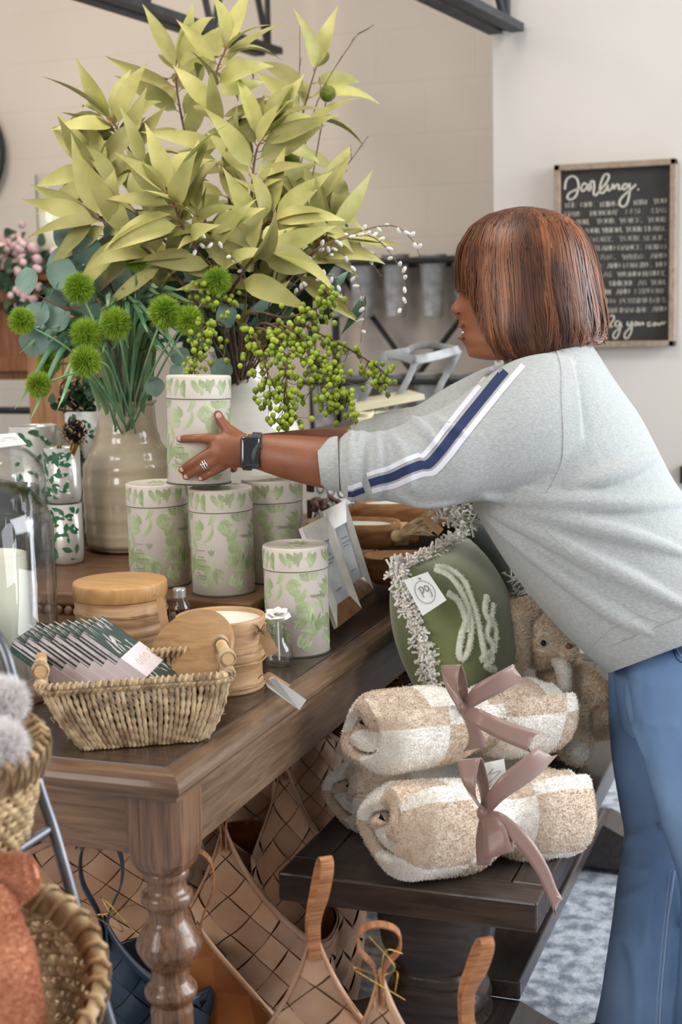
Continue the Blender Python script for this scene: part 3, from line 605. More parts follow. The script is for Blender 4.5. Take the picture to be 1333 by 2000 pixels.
# green berry sprays
def berries(pts, nb, label, spread=.032, start=.35, seed=1, base=None):
    r_ = random.Random(seed)
    root = thing('berry_branch', (mouthR if base is None else base)+V(0, 0, -.06), label, 'branch', 'green berry branches')
    P = crv([rootloc(root)]+[PD(*p) for p in pts], 10); MB().tube(P, np.linspace(.003, .001, len(P)), 6).build('stem', M['bark'], root)
    m = MB(); N = len(P)
    for i in range(int(nb*1.25)):
        f = start+(1-start)*r_.random(); k = min(N-1, int(f*(N-1))); L = spread*r_.uniform(.3, 1.)
        e = P[k]+V(r_.gauss(0, .6), r_.gauss(0, .6), r_.gauss(-.55, .6))*L
        rr = r_.uniform(.0044, .0062)
        m.tube([P[k], (P[k]+e)/2+V(0, 0, -.004), e], .0006, 3, m=1); m.ball(e, rr, 8, 6, 0, r_.uniform(-.4, .4)); m.ball(e-V(0, 0, rr), rr*.3, 4, 3, 1)
    m.build('berries', [M['berry'], M['bark']], root)
BB = [([(500, 640, 2.65), (560, 650, 2.55), (620, 690, 2.52), (660, 740, 2.5), (690, 800, 2.5)], 95, 'long green berry branch hanging furthest right over the sleeve'),
 ([(490, 650, 2.62), (540, 660, 2.52), (560, 720, 2.48), (555, 780, 2.48), (560, 825, 2.48)], 90, 'green berry branch hanging straight down beside the hand'),
 ([(470, 640, 2.62), (500, 660, 2.55), (520, 720, 2.5), (530, 780, 2.5)], 60, 'green berry branch in front of the white jar shoulder'),
 ([(560, 640, 2.65), (640, 660, 2.6), (720, 705, 2.6), (760, 735, 2.6)], 55, 'green berry branch reaching right to the whitewashed rack'),
 ([(480, 620, 2.65), (560, 620, 2.6), (620, 600, 2.6), (640, 580, 2.6), (630, 560, 2.6)], 50, 'green berry branch curving up at the right of the jar'),
 ([(440, 640, 2.62), (400, 640, 2.58), (380, 690, 2.56), (370, 730, 2.56)], 60, 'green berry cluster drooping just above the held canister'),
 ([(450, 600, 2.66), (430, 570, 2.64), (400, 560, 2.62), (375, 570, 2.62)], 40, 'green berry cluster highest, between the thistle heads'),
 ([(520, 640, 2.62), (590, 660, 2.52), (610, 720, 2.5), (640, 770, 2.5), (660, 790, 2.5)], 70, 'dense green berry branch hanging in the middle of the spray')]
for i, (p, n, lb) in enumerate(BB): berries(p, n, lb, seed=i)
# pussy willow
def willow(pts, label, seed):
    r_ = random.Random(seed); root = thing('catkin_twig', mouthR+V(0, 0, -.06), label, 'twig', 'white catkin twigs')
    P = crv([rootloc(root)]+[PD(*p) for p in pts], 9); MB().tube(P, np.linspace(.0022, .0007, len(P)), 5).build('stem', mat_twig, root)
    m = MB(); N = len(P)
    for i in range(N//3, N-1, 3):
        d = unit(P[i+1]-P[i]+V(r_.gauss(0, .5), 0, r_.gauss(0, .5))*.02); d = unit(d+V(r_.gauss(0, .4), r_.gauss(0, .4), r_.gauss(0, .4)))
        a, s_, u_ = frame_of(d); m.ball(P[i]+d*.007, (.0038, .0038, .0072), 8, 6, ax=(s_, u_, d))
    m.build('catkins', M['pussy'], root)
mat_twig = mat('tan_twig', hx('8d7455'), hx('6e5740'), scale=50, rough=.8)
WL = [([(520, 600, 2.8), (600, 500, 2.7), (680, 460, 2.7), (760, 440, 2.7), (800, 462, 2.7), (822, 500, 2.7)], 'catkin twig arching furthest right above the steel buckets'), ([(530, 600, 2.8), (590, 520, 2.72), (640, 480, 2.7), (700, 460, 2.7), (740, 470, 2.7), (780, 520, 2.7), (790, 560, 2.7), (778, 625, 2.7)], 'catkin twig curving down over the third bucket'), ([(540, 600, 2.8), (600, 530, 2.74), (660, 490, 2.72), (695, 540, 2.72), (712, 600, 2.72), (705, 670, 2.72)], 'catkin twig drooping beside the second bucket'), ([(520, 560, 2.85), (560, 500, 2.8), (610, 460, 2.78), (680, 450, 2.78), (745, 540, 2.78)], 'short catkin twig rising close to the olive leaves'), ([(560, 600, 2.75), (600, 560, 2.7), (650, 540, 2.7), (675, 610, 2.7)], 'low catkin twig ending in front of the first bucket'), ([(480, 560, 2.7), (450, 500, 2.62), (400, 470, 2.6), (375, 500, 2.6)], 'catkin twig lying across the front olive leaves')]
for i, (p, lb) in enumerate(WL): willow(p, lb, i)
m = MB()
for i in range(330):
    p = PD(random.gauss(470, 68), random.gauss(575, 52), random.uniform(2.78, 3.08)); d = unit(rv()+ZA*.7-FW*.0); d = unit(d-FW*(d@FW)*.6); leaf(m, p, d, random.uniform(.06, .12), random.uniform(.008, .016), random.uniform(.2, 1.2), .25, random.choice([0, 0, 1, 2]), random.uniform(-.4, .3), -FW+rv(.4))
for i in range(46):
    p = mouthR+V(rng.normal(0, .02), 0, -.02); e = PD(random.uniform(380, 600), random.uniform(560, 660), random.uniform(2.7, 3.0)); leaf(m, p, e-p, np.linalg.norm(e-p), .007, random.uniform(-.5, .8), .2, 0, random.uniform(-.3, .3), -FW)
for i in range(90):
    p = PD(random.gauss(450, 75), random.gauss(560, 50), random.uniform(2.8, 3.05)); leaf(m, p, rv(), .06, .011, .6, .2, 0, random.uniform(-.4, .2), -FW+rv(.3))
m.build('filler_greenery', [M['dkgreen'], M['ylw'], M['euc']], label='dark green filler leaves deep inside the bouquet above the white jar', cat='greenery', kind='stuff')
# ================================================================ CLOCHES AND CANDLES
def candle_glass(c, r, h, wax, label, grp=None):
    root = thing('candle_in_glass', c, label, 'candle')
    MB().lathe([(.001, .001), (r-.002, .001), (r, .004), (r, h), (r-.001, h+.0008), (r-.0022, h), (r-.0022, .006), (.001, .006)], c, 56).build('glass_cup', M['glass'], root)
    MB().lathe([(.001, .0065), (r-.003, .0065), (r-.003, wax), (r-.006, wax-.0015), (.001, wax-.0015)], c, 48).build('wax', M['wax'], root)
    MB().tube([c+V(0, 0, wax-.002), c+V(.001, 0, wax+.012)], .0011, 6).build('wick', M['card'], root)
def cloche(c, R, H, label, rb=True):
    root = thing('glass_cloche', c, label, 'cloche')
    o_ = [(R, 0), (R, H-R*.78)]
    for i in range(1, 17):
        a = pi/2*i/16; o_.append((R*cos(a)**.82 if i < 16 else .001, H-R*.78+R*.78*sin(a)))
    t = .0022; inner = [(max(r-t, .001), z-(t if z > H-R*.78 else 0)) for r, z in o_][::-1]
    MB().lathe([(R+.001, -.0001)]+o_+inner, c, 72).build('dome', M['glass'], root)
    MB().lathe([(.006, H-.001), (.006, H+.006), (.012, H+.011), (.016, H+.02), (.015, H+.03), (.009, H+.038), (.001, H+.04)], c, 24).build('knob', M['glass'], root)
c1 = PZ(-14, 1352, TZ); c1[2] = TZ
MB().lathe([(.001, 0), (.112, 0), (.115, .004), (.115, .014), (.112, .018), (.001, .018)], c1, 56).build('cloche_base', M['riser'], label='round brown wooden plate under the front glass cloche', cat='plate', origin=c1)
cloche(c1+V(0, 0, .018), .106, .315, 'large clear glass cloche at the front left edge, nearest of the two')
candle_glass(c1+V(0, 0, .0185), .066, .252, .198, 'pale green candle in a clear glass under the front cloche')
c2 = PD(-2, 1100, 2.62); c2[2] = RZ; c2[0] = min(c2[0], -1.50)
c2 = PZ(-6, 1105, RZ)
cloche(c2+V(0, 0, .0002), .107, .245, 'clear glass cloche with a knob and white tag, behind the front one')
candle_glass(c2+V(0, 0, .0006), .090, .155, .115, 'pale candle in a wide clear glass under the knobbed cloche')
def card(name, corners, mt, label=None, cat=None, parent=None, th=.0008, extra=None, **k):
    a = [np.asarray(q, float) for q in corners]; n_ = unit(np.cross(a[1]-a[0], a[3]-a[0]))
    m = MB().add([q+n_*th for q in a]+[q-n_*th for q in a], [(0, 1, 2, 3), (7, 6, 5, 4), (0, 4, 5, 1), (1, 5, 6, 2), (2, 6, 7, 3), (3, 7, 4, 0)], 0, 0, False)
    return m.build(name, mt, parent, label, cat, **k)
tg = thing('price_tag', PD(18, 860, 2.5), 'white card tag with a small drawn emblem, lying on the knobbed cloche', 'tag')
d_ = 2.60; card('card', [PD(-14, 876, d_-.04), PD(52, 868, d_-.04), PD(30, 846, d_), PD(-14, 850, d_)], M['card'], parent=tg)
m = MB()
for r0 in (10, 7): m.tube([PD(18+r0*1.6*cos(a), 860+r0*.6*sin(a), d_-.024) for a in np.linspace(0, 6.0, 16)], .0004, 4)
m.build('printed_emblem', M['ink'], tg)
# ---- silver tumblers
def leafy_wrap(m, c, r, z0, z1, n, mi, seed, big=.012):
    r_ = random.Random(seed)
    for i in range(n):
        a = r_.uniform(-2.2, 1.2); z = r_.uniform(z0, z1); ang = r_.uniform(0, 6.28); L = r_.uniform(.5, 1.)*big*2; w = L*.24; k0 = []
        for j in range(6):
            k = j/5; ww = w*sin(pi*k)+.0002; u = cos(ang)*L*k; v = sin(ang)*L*k
            for s_ in (-1, 1): k0.append((u-sin(ang)*ww*s_, v+cos(ang)*ww*s_))
        vs = [c+V(r*sin(a+u/r), -r*cos(a+u/r), min(max(z+v, z0), z1)) for u, v in k0]
        m.add(vs, [(2*q, 2*q+1, 2*q+3, 2*q+2) for q in range(5)], mi, r_.uniform(-.3, .3))
def tumbler(c, r, h, label, seed):
    root = thing('leaf_tumbler', c, label, 'tumbler', 'silver tumblers with green leaves')
    MB().lathe([(.001, .0), (r*.78, 0), (r*.93, .006), (r, .02), (r, h), (r-.002, h+.001), (r-.003, h-.003), (r-.003, .02)], c, 48).build('cup', M['silver'], root)
    m = MB(); leafy_wrap(m, c, r+.0006, .012, h-.004, 60, 0, seed); m.build('leaf_print', M['leaf_gr'], root)
    m = MB(); leafy_wrap(m, c, r+.0008, .02, h-.01, 26, 0, seed+3, .005); m.build('blossom_print', M['petal'], root)
    return root
ct = PZ(132, 1100, RZ)
kk = (ct-CAM)@FW/FPX; h1 = 118*kk
tumbler(ct, 33*kk, h1, 'silver tumbler with green leaves, lower of the stacked pair beside the jar', 1)
tumbler(ct+V(0, 0, h1+.001), 34*kk, 108*kk, 'silver tumbler with green leaves, upper of the stacked pair beside the jar', 2)
tumbler(c2+V(-.02, .19, 0), .05, .26, 'silver tumbler with green leaves, seen blurred through the knobbed cloche', 3)
for i, x in enumerate((113, 118, 141, 147, 152)):
    p0 = ct+V(0, 0, h1+60*kk); e = PD(x, 868, 2.75)
    MB().tube([p0+(e-p0)*.0+V((i-2)*.004, 0, 0), e], .0022, 6).build('gold_stick', M['gold'], label='short gold stick in the upper silver tumbler, '+('leftmost of the five', 'second of the five from the left', 'middle one of the five', 'second of the five from the right', 'rightmost of the five')[i], cat='stick', group='gold sticks')
# grey patterned pot + black cone
pc = PZ(185, 1020, RZ); pc = PD(180, 900, 3.12); pc[2] = RZ
root = thing('green_patterned_pot', pc, 'grey green patterned pot between the tumblers and the cream jar', 'pot')
hh = PD(180, 800, 3.12)[2]-RZ
MB().lathe([(.03, 0), (.04, .005), (.05, hh*.5), (.055, hh), (.05, hh), (.046, hh*.6)], pc, 40).build('pot', M['card'], root)
m = MB(); leafy_wrap(m, pc, .0565, hh*.45, hh-.004, 150, 0, 9, .009); m.build('leaf_print', M['leaf_gr'], root)
m = MB()
for i in range(240): 
    p = pc+V(rng.normal(0, .03), rng.normal(0, .03), hh+abs(rng.normal(0, .03))); leaf(m, p, rv()+ZA, .03, .009, .5, .2, 0, random.uniform(-.3, .4), None)
m.build('topiary_leaves', M['dkgreen'], label='dark green leafy plant growing in the patterned pot, left of the jar neck', cat='plant', kind='stuff')
bc = PD(146, 845, 2.95)
root = thing('black_cone', bc, 'black spotted cone ornament with cream flecks, behind the silver tumblers', 'ornament')
m = MB(); m2 = MB(); R0 = .024
m.ball(bc, R0*.8, 16, 10)
for i in range(70):
    z = 1-2*(i+.5)/70; a = i*2.4; n_ = V(sqrt(1-z*z)*cos(a), sqrt(1-z*z)*sin(a), z); p = bc+n_*R0*.85; leaf(m, p, n_+ZA*.6, .011, .005, .6, .2, 0, 0, n_)
    if i % 2: m2.ball(p+n_*R0*.22, (.0022, .0022, .0050), 6, 4, ax=frame_of(unit(rv()))[::-1])
m.build('scales', M['pine'], root); m2.build('flecks', M['kraft'], root)
MB().tube([bc-V(0, 0, .02), V(bc[0], bc[1], RZ)], .003, 6).build('stem', M['pine'], root)
vg = PD(128, 850, 3.05); MB().lathe([(.03, 0), (.03, PD(128, 838, 3.05)[2]-RZ)], (vg[0], vg[1], RZ), 24, cap0=True).build('grey_cup', M['silver'], label='plain grey metal cup left of the black cone', cat='cup')
# ================================================================ WOODEN CANDLE BOXES
def wbox(c, r, h, lid=False, mt=None):
    """body profile with twine grooves"""
    z = 0; prof = [(.001, 0), (r*.94, 0), (r*.965, .003)]
    return prof
root = thing('wooden_candle_box', (0, 0, 0), 'two tier lidded wooden candle box tied with twine, left of the open one', 'candle box')
dB = 2.33; kB = dB/FPX; bc1 = PZ(238, 1325, TZ); bc1 = PD(237, 1200, dB); bc1[2] = TZ; root.location = bc1.tolist()
Zp = lambda y, x=237, d=dB: PD(x, y, d)[2]
rB = 90*kB
MB().lathe([(.001, TZ), (rB*.97, TZ), (rB, TZ+.004), (rB*1.0, Zp(1232)-.006), (rB*.985, Zp(1232))], (bc1[0], bc1[1], 0), 64).build('lower_body', M['box_wood'], root)
MB().lathe([(rB*.985, Zp(1232)), (rB*1.005, Zp(1230)), (rB*1.01, Zp(1215)), (rB*.96, Zp(1213)), (rB*.99, Zp(1209)), (rB*.99, Zp(1164)), (.001, Zp(1164))], (bc1[0], bc1[1], 0), 64).build('upper_body', M['box_wood'], root)
zl = Zp(1131)
MB().lathe([(.001, Zp(1163)), (rB*1.0, Zp(1163)), (rB*1.02, Zp(1161)), (rB*1.02, zl-.004), (rB*1.0, zl-.0005), (rB*.97, zl), (.001, zl)], (bc1[0], bc1[1], 0), 64).build('lid', M['lid_wood'], root)
m = MB()
for q in range(2): m.tube([V(bc1[0]+rB*1.005*cos(a), bc1[1]+rB*1.005*sin(a), Zp(1190)+q*.0022+.0006*sin(9*a+q)) for a in np.linspace(0, 2*pi, 50)[:-1]], .0013, 5, loop=True)
m.build('twine', M['string'], root)
def tagcard(root, x0, y0, dx, dy, w, d, mt=None, cut=True, nm='hang_tag', nd_=0.):
    a = V(dx, dy); L = np.linalg.norm(a); a = a/L; b = V(-a[1], a[0])*w/2
    P2 = [V(x0, y0)-b*.55, V(x0, y0)+b*.55, V(x0, y0)+a*L*.15+b, V(x0, y0)+a*L+b, V(x0, y0)+a*L-b, V(x0, y0)+a*L*.15-b]
    pts = [PD(q[0], q[1], d+nd_*i/6) for i, q in enumerate(P2)]; n_ = unit(np.cross(pts[1]-pts[0], pts[4]-pts[0])); m = MB()
    m.loft([[q-n_*.0006 for q in pts], [q+n_*.0006 for q in pts]], sm=False)
    return m.build(nm, mt or M['kraft'], root)
tagcard(root, 312, 1166, 12, 66, 17, dB-rB*.93)
m = MB()
m.tube(crv([PD(298, 1165, dB-rB), PD(306, 1160, dB-rB-.006), PD(313, 1168, dB-rB-.004)], 5), .001, 5); m.build('tag_string', M['string'], root)
# open one
dO = 2.20; kO = dO/FPX; oc = PD(432, 1250, dO); oc[2] = TZ
root = thing('wooden_candle_box', oc, 'open two tier wooden candle box with cream wax, behind the seagrass basket', 'candle box')
ZO = lambda y: PD(432, y, dO)[2]; rO = 88*kO; c0 = (oc[0], oc[1], 0)
MB().lathe([(.001, TZ), (rO*.92, TZ), (rO*.95, TZ+.004), (rO*.90, ZO(1335)), (rO*.93, ZO(1330)), (rO*.90, ZO(1325)), (rO*.9, ZO(1292)), (rO*.95, ZO(1288)), (rO*.9, ZO(1284))], c0, 64).build('lower_body', M['box_wood'], root)
MB().lathe([(rO*.9, ZO(1284)), (rO*.99, ZO(1278)), (rO*.95, ZO(1270)), (rO*.97, ZO(1262)), (rO*.99, ZO(1215)), (rO*1.0, ZO(1203)), (rO*.985, ZO(1200)), (rO*.93, ZO(1200)), (rO*.9, ZO(1204)), (rO*.9, ZO(1220))], c0, 64).build('bowl', M['box_wood'], root)
MB().lathe([(rO*.9, ZO(1209)), (rO*.6, ZO(1210)), (.001, ZO(1210))], c0, 48).build('wax', M['wax'], root)
m = MB()
for yy in (1262, 1285, 1331): m.tube([V(oc[0]+rO*.985*cos(a), oc[1]+rO*.985*sin(a), ZO(yy)+.0006*sin(7*a)) for a in np.linspace(0, 2*pi, 50)[:-1]], .0014, 5, loop=True)
m.build('twine', M['string'], root)
MB().tube([V(oc[0]+.01, oc[1], ZO(1212)), V(oc[0]+.01, oc[1], ZO(1201))], .001, 5).build('wick', M['card'], root)
tagcard(root, 512, 1236, 22, 42, 24, dO-.03); tagcard(root, 520, 1325, 72, 52, 24, dO-rO-.02, M['card'], nm='long_tag', nd_=-.01); tagcard(root, 518, 1318, 44, 28, 20, dO-rO-.024)
m = MB()
for i in range(14): m.tube(crv([PD(508, 1232, dO-.03), PD(512+random.uniform(-14, 14), 1226+random.uniform(-16, 18), dO-.05), PD(514, 1240, dO-.04)], 4), .0007, 4)
m.tube(crv([PD(505, 1325, dO-rO*.8), PD(512, 1318, dO-rO), PD(524, 1328, dO-rO-.02)], 5), .001, 4)
m.build('tag_string', M['string'], root)
# leaning lid
lc = PD(373, 1272, 2.085); n_ = unit(V(-.12, -.66, .62)); 
m = MB().lathe([(.001, -.006), (.067, -.006), (.0695, -.004), (.0695, .004), (.067, .006), (.001, .006)], lc, 64, n_)
m.build('loose_wooden_lid', M['lid_wood2'], label='loose round wooden lid leaning against the open candle box', cat='lid')
# glass bottle + small vase with flower
bp = PZ(352, 1196, RZ-.09); bp = PD(352, 1195, 2.33); bz = TZ
root = thing('glass_bottle', (bp[0], bp[1], bz), 'small clear glass bottle with a silver screw cap, behind the candle boxes', 'bottle')
zb = lambda y: PD(352, y, 2.33)[2]-bz
k3 = 2.33/FPX
MB().lathe([(.001, .001), (20*k3, .001), (22*k3, .006), (22.5*k3, zb(1187)), (19*k3, zb(1176)), (11*k3, zb(1167)), (10*k3, zb(1163)), (8.8*k3, zb(1163)), (17*k3, zb(1177)), (20.5*k3, zb(1188)), (20.5*k3, .008), (.001, .005)], (bp[0], bp[1], bz), 32).build('glass', M['glass'], root)
MB().lathe([(12*k3, zb(1166)), (12.8*k3, zb(1165))]+[(12.6*k3+.0005*(i % 2), zb(1164-i*1.7)) for i in range(8)]+[(12*k3, zb(1147)), (.001, zb(1146.5))], (bp[0], bp[1], bz), 28).build('screw_cap', M['galv'], root)
vp_ = standing(546, 1308, TZ, .024)
root = thing('bud_vase', vp_, 'small round clear glass bud vase beside the table canister', 'vase')
MB().lathe([(.001, .001), (.018, .001), (.023, .008), (.0245, .022), (.022, .034), (.014, .043), (.0115, .05), (.0115, .066), (.013, .069), (.0118, .069), (.010, .066), (.010, .05), (.0125, .042), (.0205, .033), (.0228, .022), (.021, .01), (.001, .006)], vp_, 36).build('glass', M['glass'], root)
root = thing('white_flower', vp_+V(0, 0, .02), 'white artificial blossom standing in the glass bud vase', 'flower')
fc = PD(541, 1202, (vp_-CAM)@FW-.005)
MB().tube([vp_+V(0, 0, .01), vp_+V(-.001, 0, .07), fc], .0022, 7).build('stem', M['card'], root)
m = MB()
for ring, (n, L, el) in enumerate(((6, .026, .25), (5, .021, .7), (3, .013, 1.1))):
    for i in range(n):
        a = 2*pi*i/n+ring*.5; d = V(cos(a)*cos(el), sin(a)*cos(el)-.15, sin(el)); leaf(m, fc, d, L, L*.48, random.uniform(.2, 1.0), -.25, 0, 0, ZA-FW*.5, True, 8)
m.ball(fc+V(0, 0, .008), .004, 8, 6); m.build('petals', M['petal'], root)
# ================================================================ SEAGRASS BASKET
b0 = [PZ(158, 1468, TZ), PZ(408, 1448, TZ)]
bl, br_ = b0; ex = unit(br_-bl); ey = V(-ex[1], ex[0], 0); Wb = .115
bot = [bl, br_, br_+ey*Wb, bl+ey*Wb]
zr_ = TZ+.082
tl = PZ(80, 1352, zr_); tr = PZ(452, 1326, zr_); Wt = .165
tl = tl; top = [tl, tr, tr+ey*Wt, tl+ey*Wt]
root = thing('seagrass_basket', (bl+br_)/2+ey*Wb/2, 'rectangular seagrass basket on the table corner, holding the notebooks', 'basket')
def rr_path(c4, n, r=.25):
    """points along a rounded rectangle"""
    out = []; c4 = [np.asarray(q, float) for q in c4]; cen = sum(c4)/4
    for i in range(4):
        a, b = c4[i], c4[(i+1) % 4]; pr_ = c4[i-1]; L = np.linalg.norm(b-a)
        N = max(3, int(n*L/ (sum(np.linalg.norm(c4[j]-c4[(j+1) % 4]) for j in range(4)))))
        for j in range(N):
            k = j/N; p = a*(1-k)+b*k; e = min(k, 1-k)*L; rr = .02
            if e < rr: p = p+(cen-p)*(.06*(1-e/rr)**2)
            out.append(p)
    return out
NB = 104; pb = rr_path(bot, NB); pt = rr_path(top, NB); NB = min(len(pb), len(pt))
m = MB()
for i in range(NB):
    a = pb[i % len(pb)]; b = pt[int(i*len(pt)/NB) % len(pt)]; jx = ex*random.uniform(-.0012, .0012)
    P = []; 
    for k in np.linspace(0, 1, 15):
        bul = .006*sin(pi*k); cen = (b0[0]+b0[1])/2+ey*Wb/2; o_ = unit(V(*(a-cen)[:2], 0))
        P.append(a*(1-k)+b*k+o_*bul+jx*sin(5*k)+V(0, 0, .002))
    rad = [.0031+.0011*sin(k*22+i) for k in range(15)]
    m.tube(P, rad, 5, t=random.uniform(-.3, .25))
    if i % 3 == 0:
        q = P[random.randint(2, 12)]; m.tube([q, q+rv(.0035)+o_*.003, q+rv(.006)+o_*.006], .0005, 3)
m.build('woven_side', M['sea'], root)
m = MB()
for zo in (0, .006): m.tube([p+V(0, 0, zo-.002)+unit(V(*(p-(sum(top)/4))[:2], 0))*.001 for p in pt], [.0048+.0012*sin(i*2.2) for i in range(len(pt))], 7, loop=True)
for i in range(len(pt)):
    p = pt[i]+V(0, 0, .002); d = unit(pt[(i+1) % len(pt)]-p); s_ = np.cross(d, ZA)
    m.tube([p+(cos(a)*s_+sin(a)*ZA)*.0072+d*(.002*a-.006) for a in np.linspace(0, 2*pi, 8)], .0022, 4, t=random.uniform(-.2, .3))
m.build('rim', M['sea'], root)
MB().loft([[p+V(0, 0, .001) for p in bot], [p+V(0, 0, .004) for p in bot]], sm=False).build('base', M['wick_dk'], root)
for nm, A, B_ in (('r', tr, tr+ey*Wt), ('l', tl, tl+ey*Wt)):
    mid = (A+B_)/2; off = V(0, 0, .020); h0 = mid-ey*.04+off; h1_ = mid+ey*.04+off
    h = MB().tube([h0-ey*.012, h0, h1_, h1_+ey*.012], .0085, 14).build('handle', M['dowel'], root)
    m = MB()
    for e, b_ in ((h0, -1), (h1_, 1)):
        for q in range(4): m.tube([e+ey*b_*(-.004+q*.004)+(cos(a)*ex+sin(a)*ZA)*.0105 for a in np.linspace(0, 2*pi, 12)[:-1]], .0022, 5, loop=True)
        m.tube([e, e-V(0, 0, .02)], .005, 6)
    m.build('handle_wrap', M['sea'], h)
# ================================================================ NOTEBOOK SETS
lean = radians(36); Ld = unit(V(cos(lean), 0, -sin(lean))*1.); 
exr = RT-ZA*(RT@ZA); exr = unit(unit(exr)*cos(.12)-FH*sin(.12))
Ld = exr*cos(lean)-ZA*sin(lean); Wd = unit(V(-exr[1], exr[0], 0)); Wd = Wd-Ld*(Wd@Ld); Wd = unit(Wd+exr*.0); Nd = unit(np.cross(Ld, Wd)); 
if Nd[2] < 0: Nd = -Nd
LB, WB, TB = .185, .098, .0205
def notebook(corner, label):
    root = thing('notebook_pack', corner, label, 'notebooks', 'banded notebook packs')
    ax = (Ld, Wd, Nd); C0 = corner+Ld*LB/2+Wd*WB/2
    zc = -.0215
    for q, (hp, mt_) in enumerate(((.0058, 'edge_green'), (.0026, 'pages'), (.0062, 'pages'))):
        cc = C0+Nd*(zc+.0009+hp/2)
        MB().box(cc, (LB/2-.0008, WB/2-.0008, hp/2), ax).build('page_block', [M[mt_]], root)
        m = MB().box(cc+Nd*(hp/2+.00045), (LB/2, WB/2, .00045), ax); m.box(cc-Nd*(hp/2+.00045), (LB/2, WB/2, .00045), ax); m.box(cc+Wd*WB/2, (LB/2, .0006, hp/2+.0009), ax)
        m.build('cover', M['green_cover'], root); zc += hp+.0019
    m = MB(); r_ = random.Random(3)
    zt = C0+Nd*(zc-.0000)
    for i in range(46):
        p = zt+Ld*r_.uniform(-LB/2+.012, LB/2-.012)+Wd*r_.uniform(-WB/2+.01, WB/2-.01); d = unit(-Ld+Wd*r_.uniform(-.5, .5)); s_ = np.cross(Nd, d); L = r_.uniform(.012, .03)
        m.add([p, p+d*L*.3+s_*.0016, p+d*L*.3-s_*.0016, p+d*L*.8+s_*.0014, p+d*L*.8-s_*.0014, p+d*L], [(0, 2, 1), (1, 2, 4, 3), (3, 4, 5)], 0, 0, False)
    for i in range(14):
        p = zt+Ld*(-LB/2+.001); p = p+Wd*r_.uniform(-WB/2, WB/2); d = unit(Ld+Wd*r_.uniform(-.3, .3)); s_ = np.cross(Nd, d); m.add([p-s_*.0009, p+s_*.0009, p+d*.022], [(0, 1, 2)], 0, 0, False)
    m.build('cover_print', M['print_w'], root)
    bc_ = C0+Ld*(LB*-.03)+Nd*((zc-.0215)/2); hb = .0225
    MB().box(bc_, (hb, WB/2+.0012, (zc+.0215)/2+.0008), ax).build('paper_band', M['band'], root)
    m = MB(); 
    for i in range(3):
        q = bc_+Nd*((zc+.0215)/2+.001)+Wd*(.02-.02*i); m.add([q+Ld*.006*cos(a)*s_*(1 if 1 else 0)+Wd*.006*sin(a)*s_ for a in np.linspace(0, 6, 10) for s_ in (1, .85)], [(2*k, 2*k+1, 2*k+3, 2*k+2) for k in range(9)], 0, 0, False)
    m.build('band_print', M['kraft'], root)
dN = 1.93
pos_words = ['rightmost banded notebook pack, whose patterned dark cover is fully seen', 'second banded notebook pack from the right in the basket', 'third banded notebook pack from the right in the basket', 'fourth banded notebook pack from the right in the basket', 'fifth banded notebook pack from the right, over the basket handle', 'leftmost banded notebook pack, leaning before the glass cloche']
cor = PD(167, 1243, dN)
for i, w in enumerate(pos_words):
    p = cor-exr*(.0345*i*.55+.0)-Nd*0+V(0, 0, -.0012*i)
    p = PD(163-26.5*i, 1232+3.0*i, 1.985+.002*i); notebook(p, w)
# ================================================================ PICTURE FRAMES
def picframe(c4, win, d, label, dd=(0, 0, 0, 0), th=.007):
    pts = [PD(x, y, d+e) for (x, y), e in zip(c4, dd)]; root = thing('picture_frame', pts[3], label, 'picture frame')
    n_ = unit(np.cross(pts[1]-pts[0], pts[3]-pts[0])); n_ = n_ if n_@FW < 0 else -n_
    def q(u, v): return (pts[0]*(1-u)+pts[1]*u)*(1-v)+(pts[3]*(1-u)+pts[2]*u)*v
    u0, u1, v0, v1 = win
    O = [q(0, 0), q(1, 0), q(1, 1), q(0, 1)]; I = [q(u0, v0), q(u1, v0), q(u1, v1), q(u0, v1)]
    bars = [([O[0], O[1], I[1], I[0]], 0, 'pearl'), ([O[1], O[2], I[2], I[1]], 0, 'pearl'), ([O[2], O[3], I[3], I[2]], 0, 'frame_reflect_brown'), ([O[3], O[0], I[0], I[3]], 0, 'pearl')]  # bottom side is brown: reflected wood put into its colour
    for b_, _, mt in bars:
        m = MB().loft([[p+n_*(th*(.5 if i > 1 else .8)) for i, p in enumerate(b_)], [p-n_*th*.5 for p in b_]], sm=False); m.build('frame_side', M[mt], root)
    MB().loft([[p+n_*.001 for p in I], [p-n_*.001 for p in I]], sm=False).build('print', M['photo'], root)
    m = MB(); 
    for vv, L in ((.22, .5), (.3, .6), (.36, .45), (.8, .4)):
        a = q(u0+(u1-u0)*.3, v0+(v1-v0)*vv)+n_*.0018; b_ = q(u0+(u1-u0)*(.3+L), v0+(v1-v0)*vv)+n_*.0018; m.tube([a, b_], .0006, 4)
    m.build('print_lines', M['ink'], root)
    mid = q(.5, .5); foot = V(*(q(.5, 1)-n_*.07)[:2], q(.5, 1)[2]); MB().tube([mid-n_*th, foot], .004, 6).build('easel_strut', M['frame_reflect_brown'], root)
picframe([(627, 1000), (672, 978), (726, 1153), (682, 1186)], (.28, .8, .22, .82), 2.66, 'pearl picture frame with a painted brown reflection, rear of the leaning pair', (0, .06, .03, -.03))
picframe([(586, 1032), (636, 1008), (703, 1191), (655, 1228)], (.28, .8, .22, .82), 2.50, 'pearl picture frame with a painted brown reflection, front of the leaning pair', (0, .06, .03, -.03))
picframe([(541, 965), (547, 958), (592, 1062), (584, 1078)], (.1, .9, .1, .9), 2.72, 'thin pale frame seen edge on behind the rear canister', (0, .12, .1, -.02))
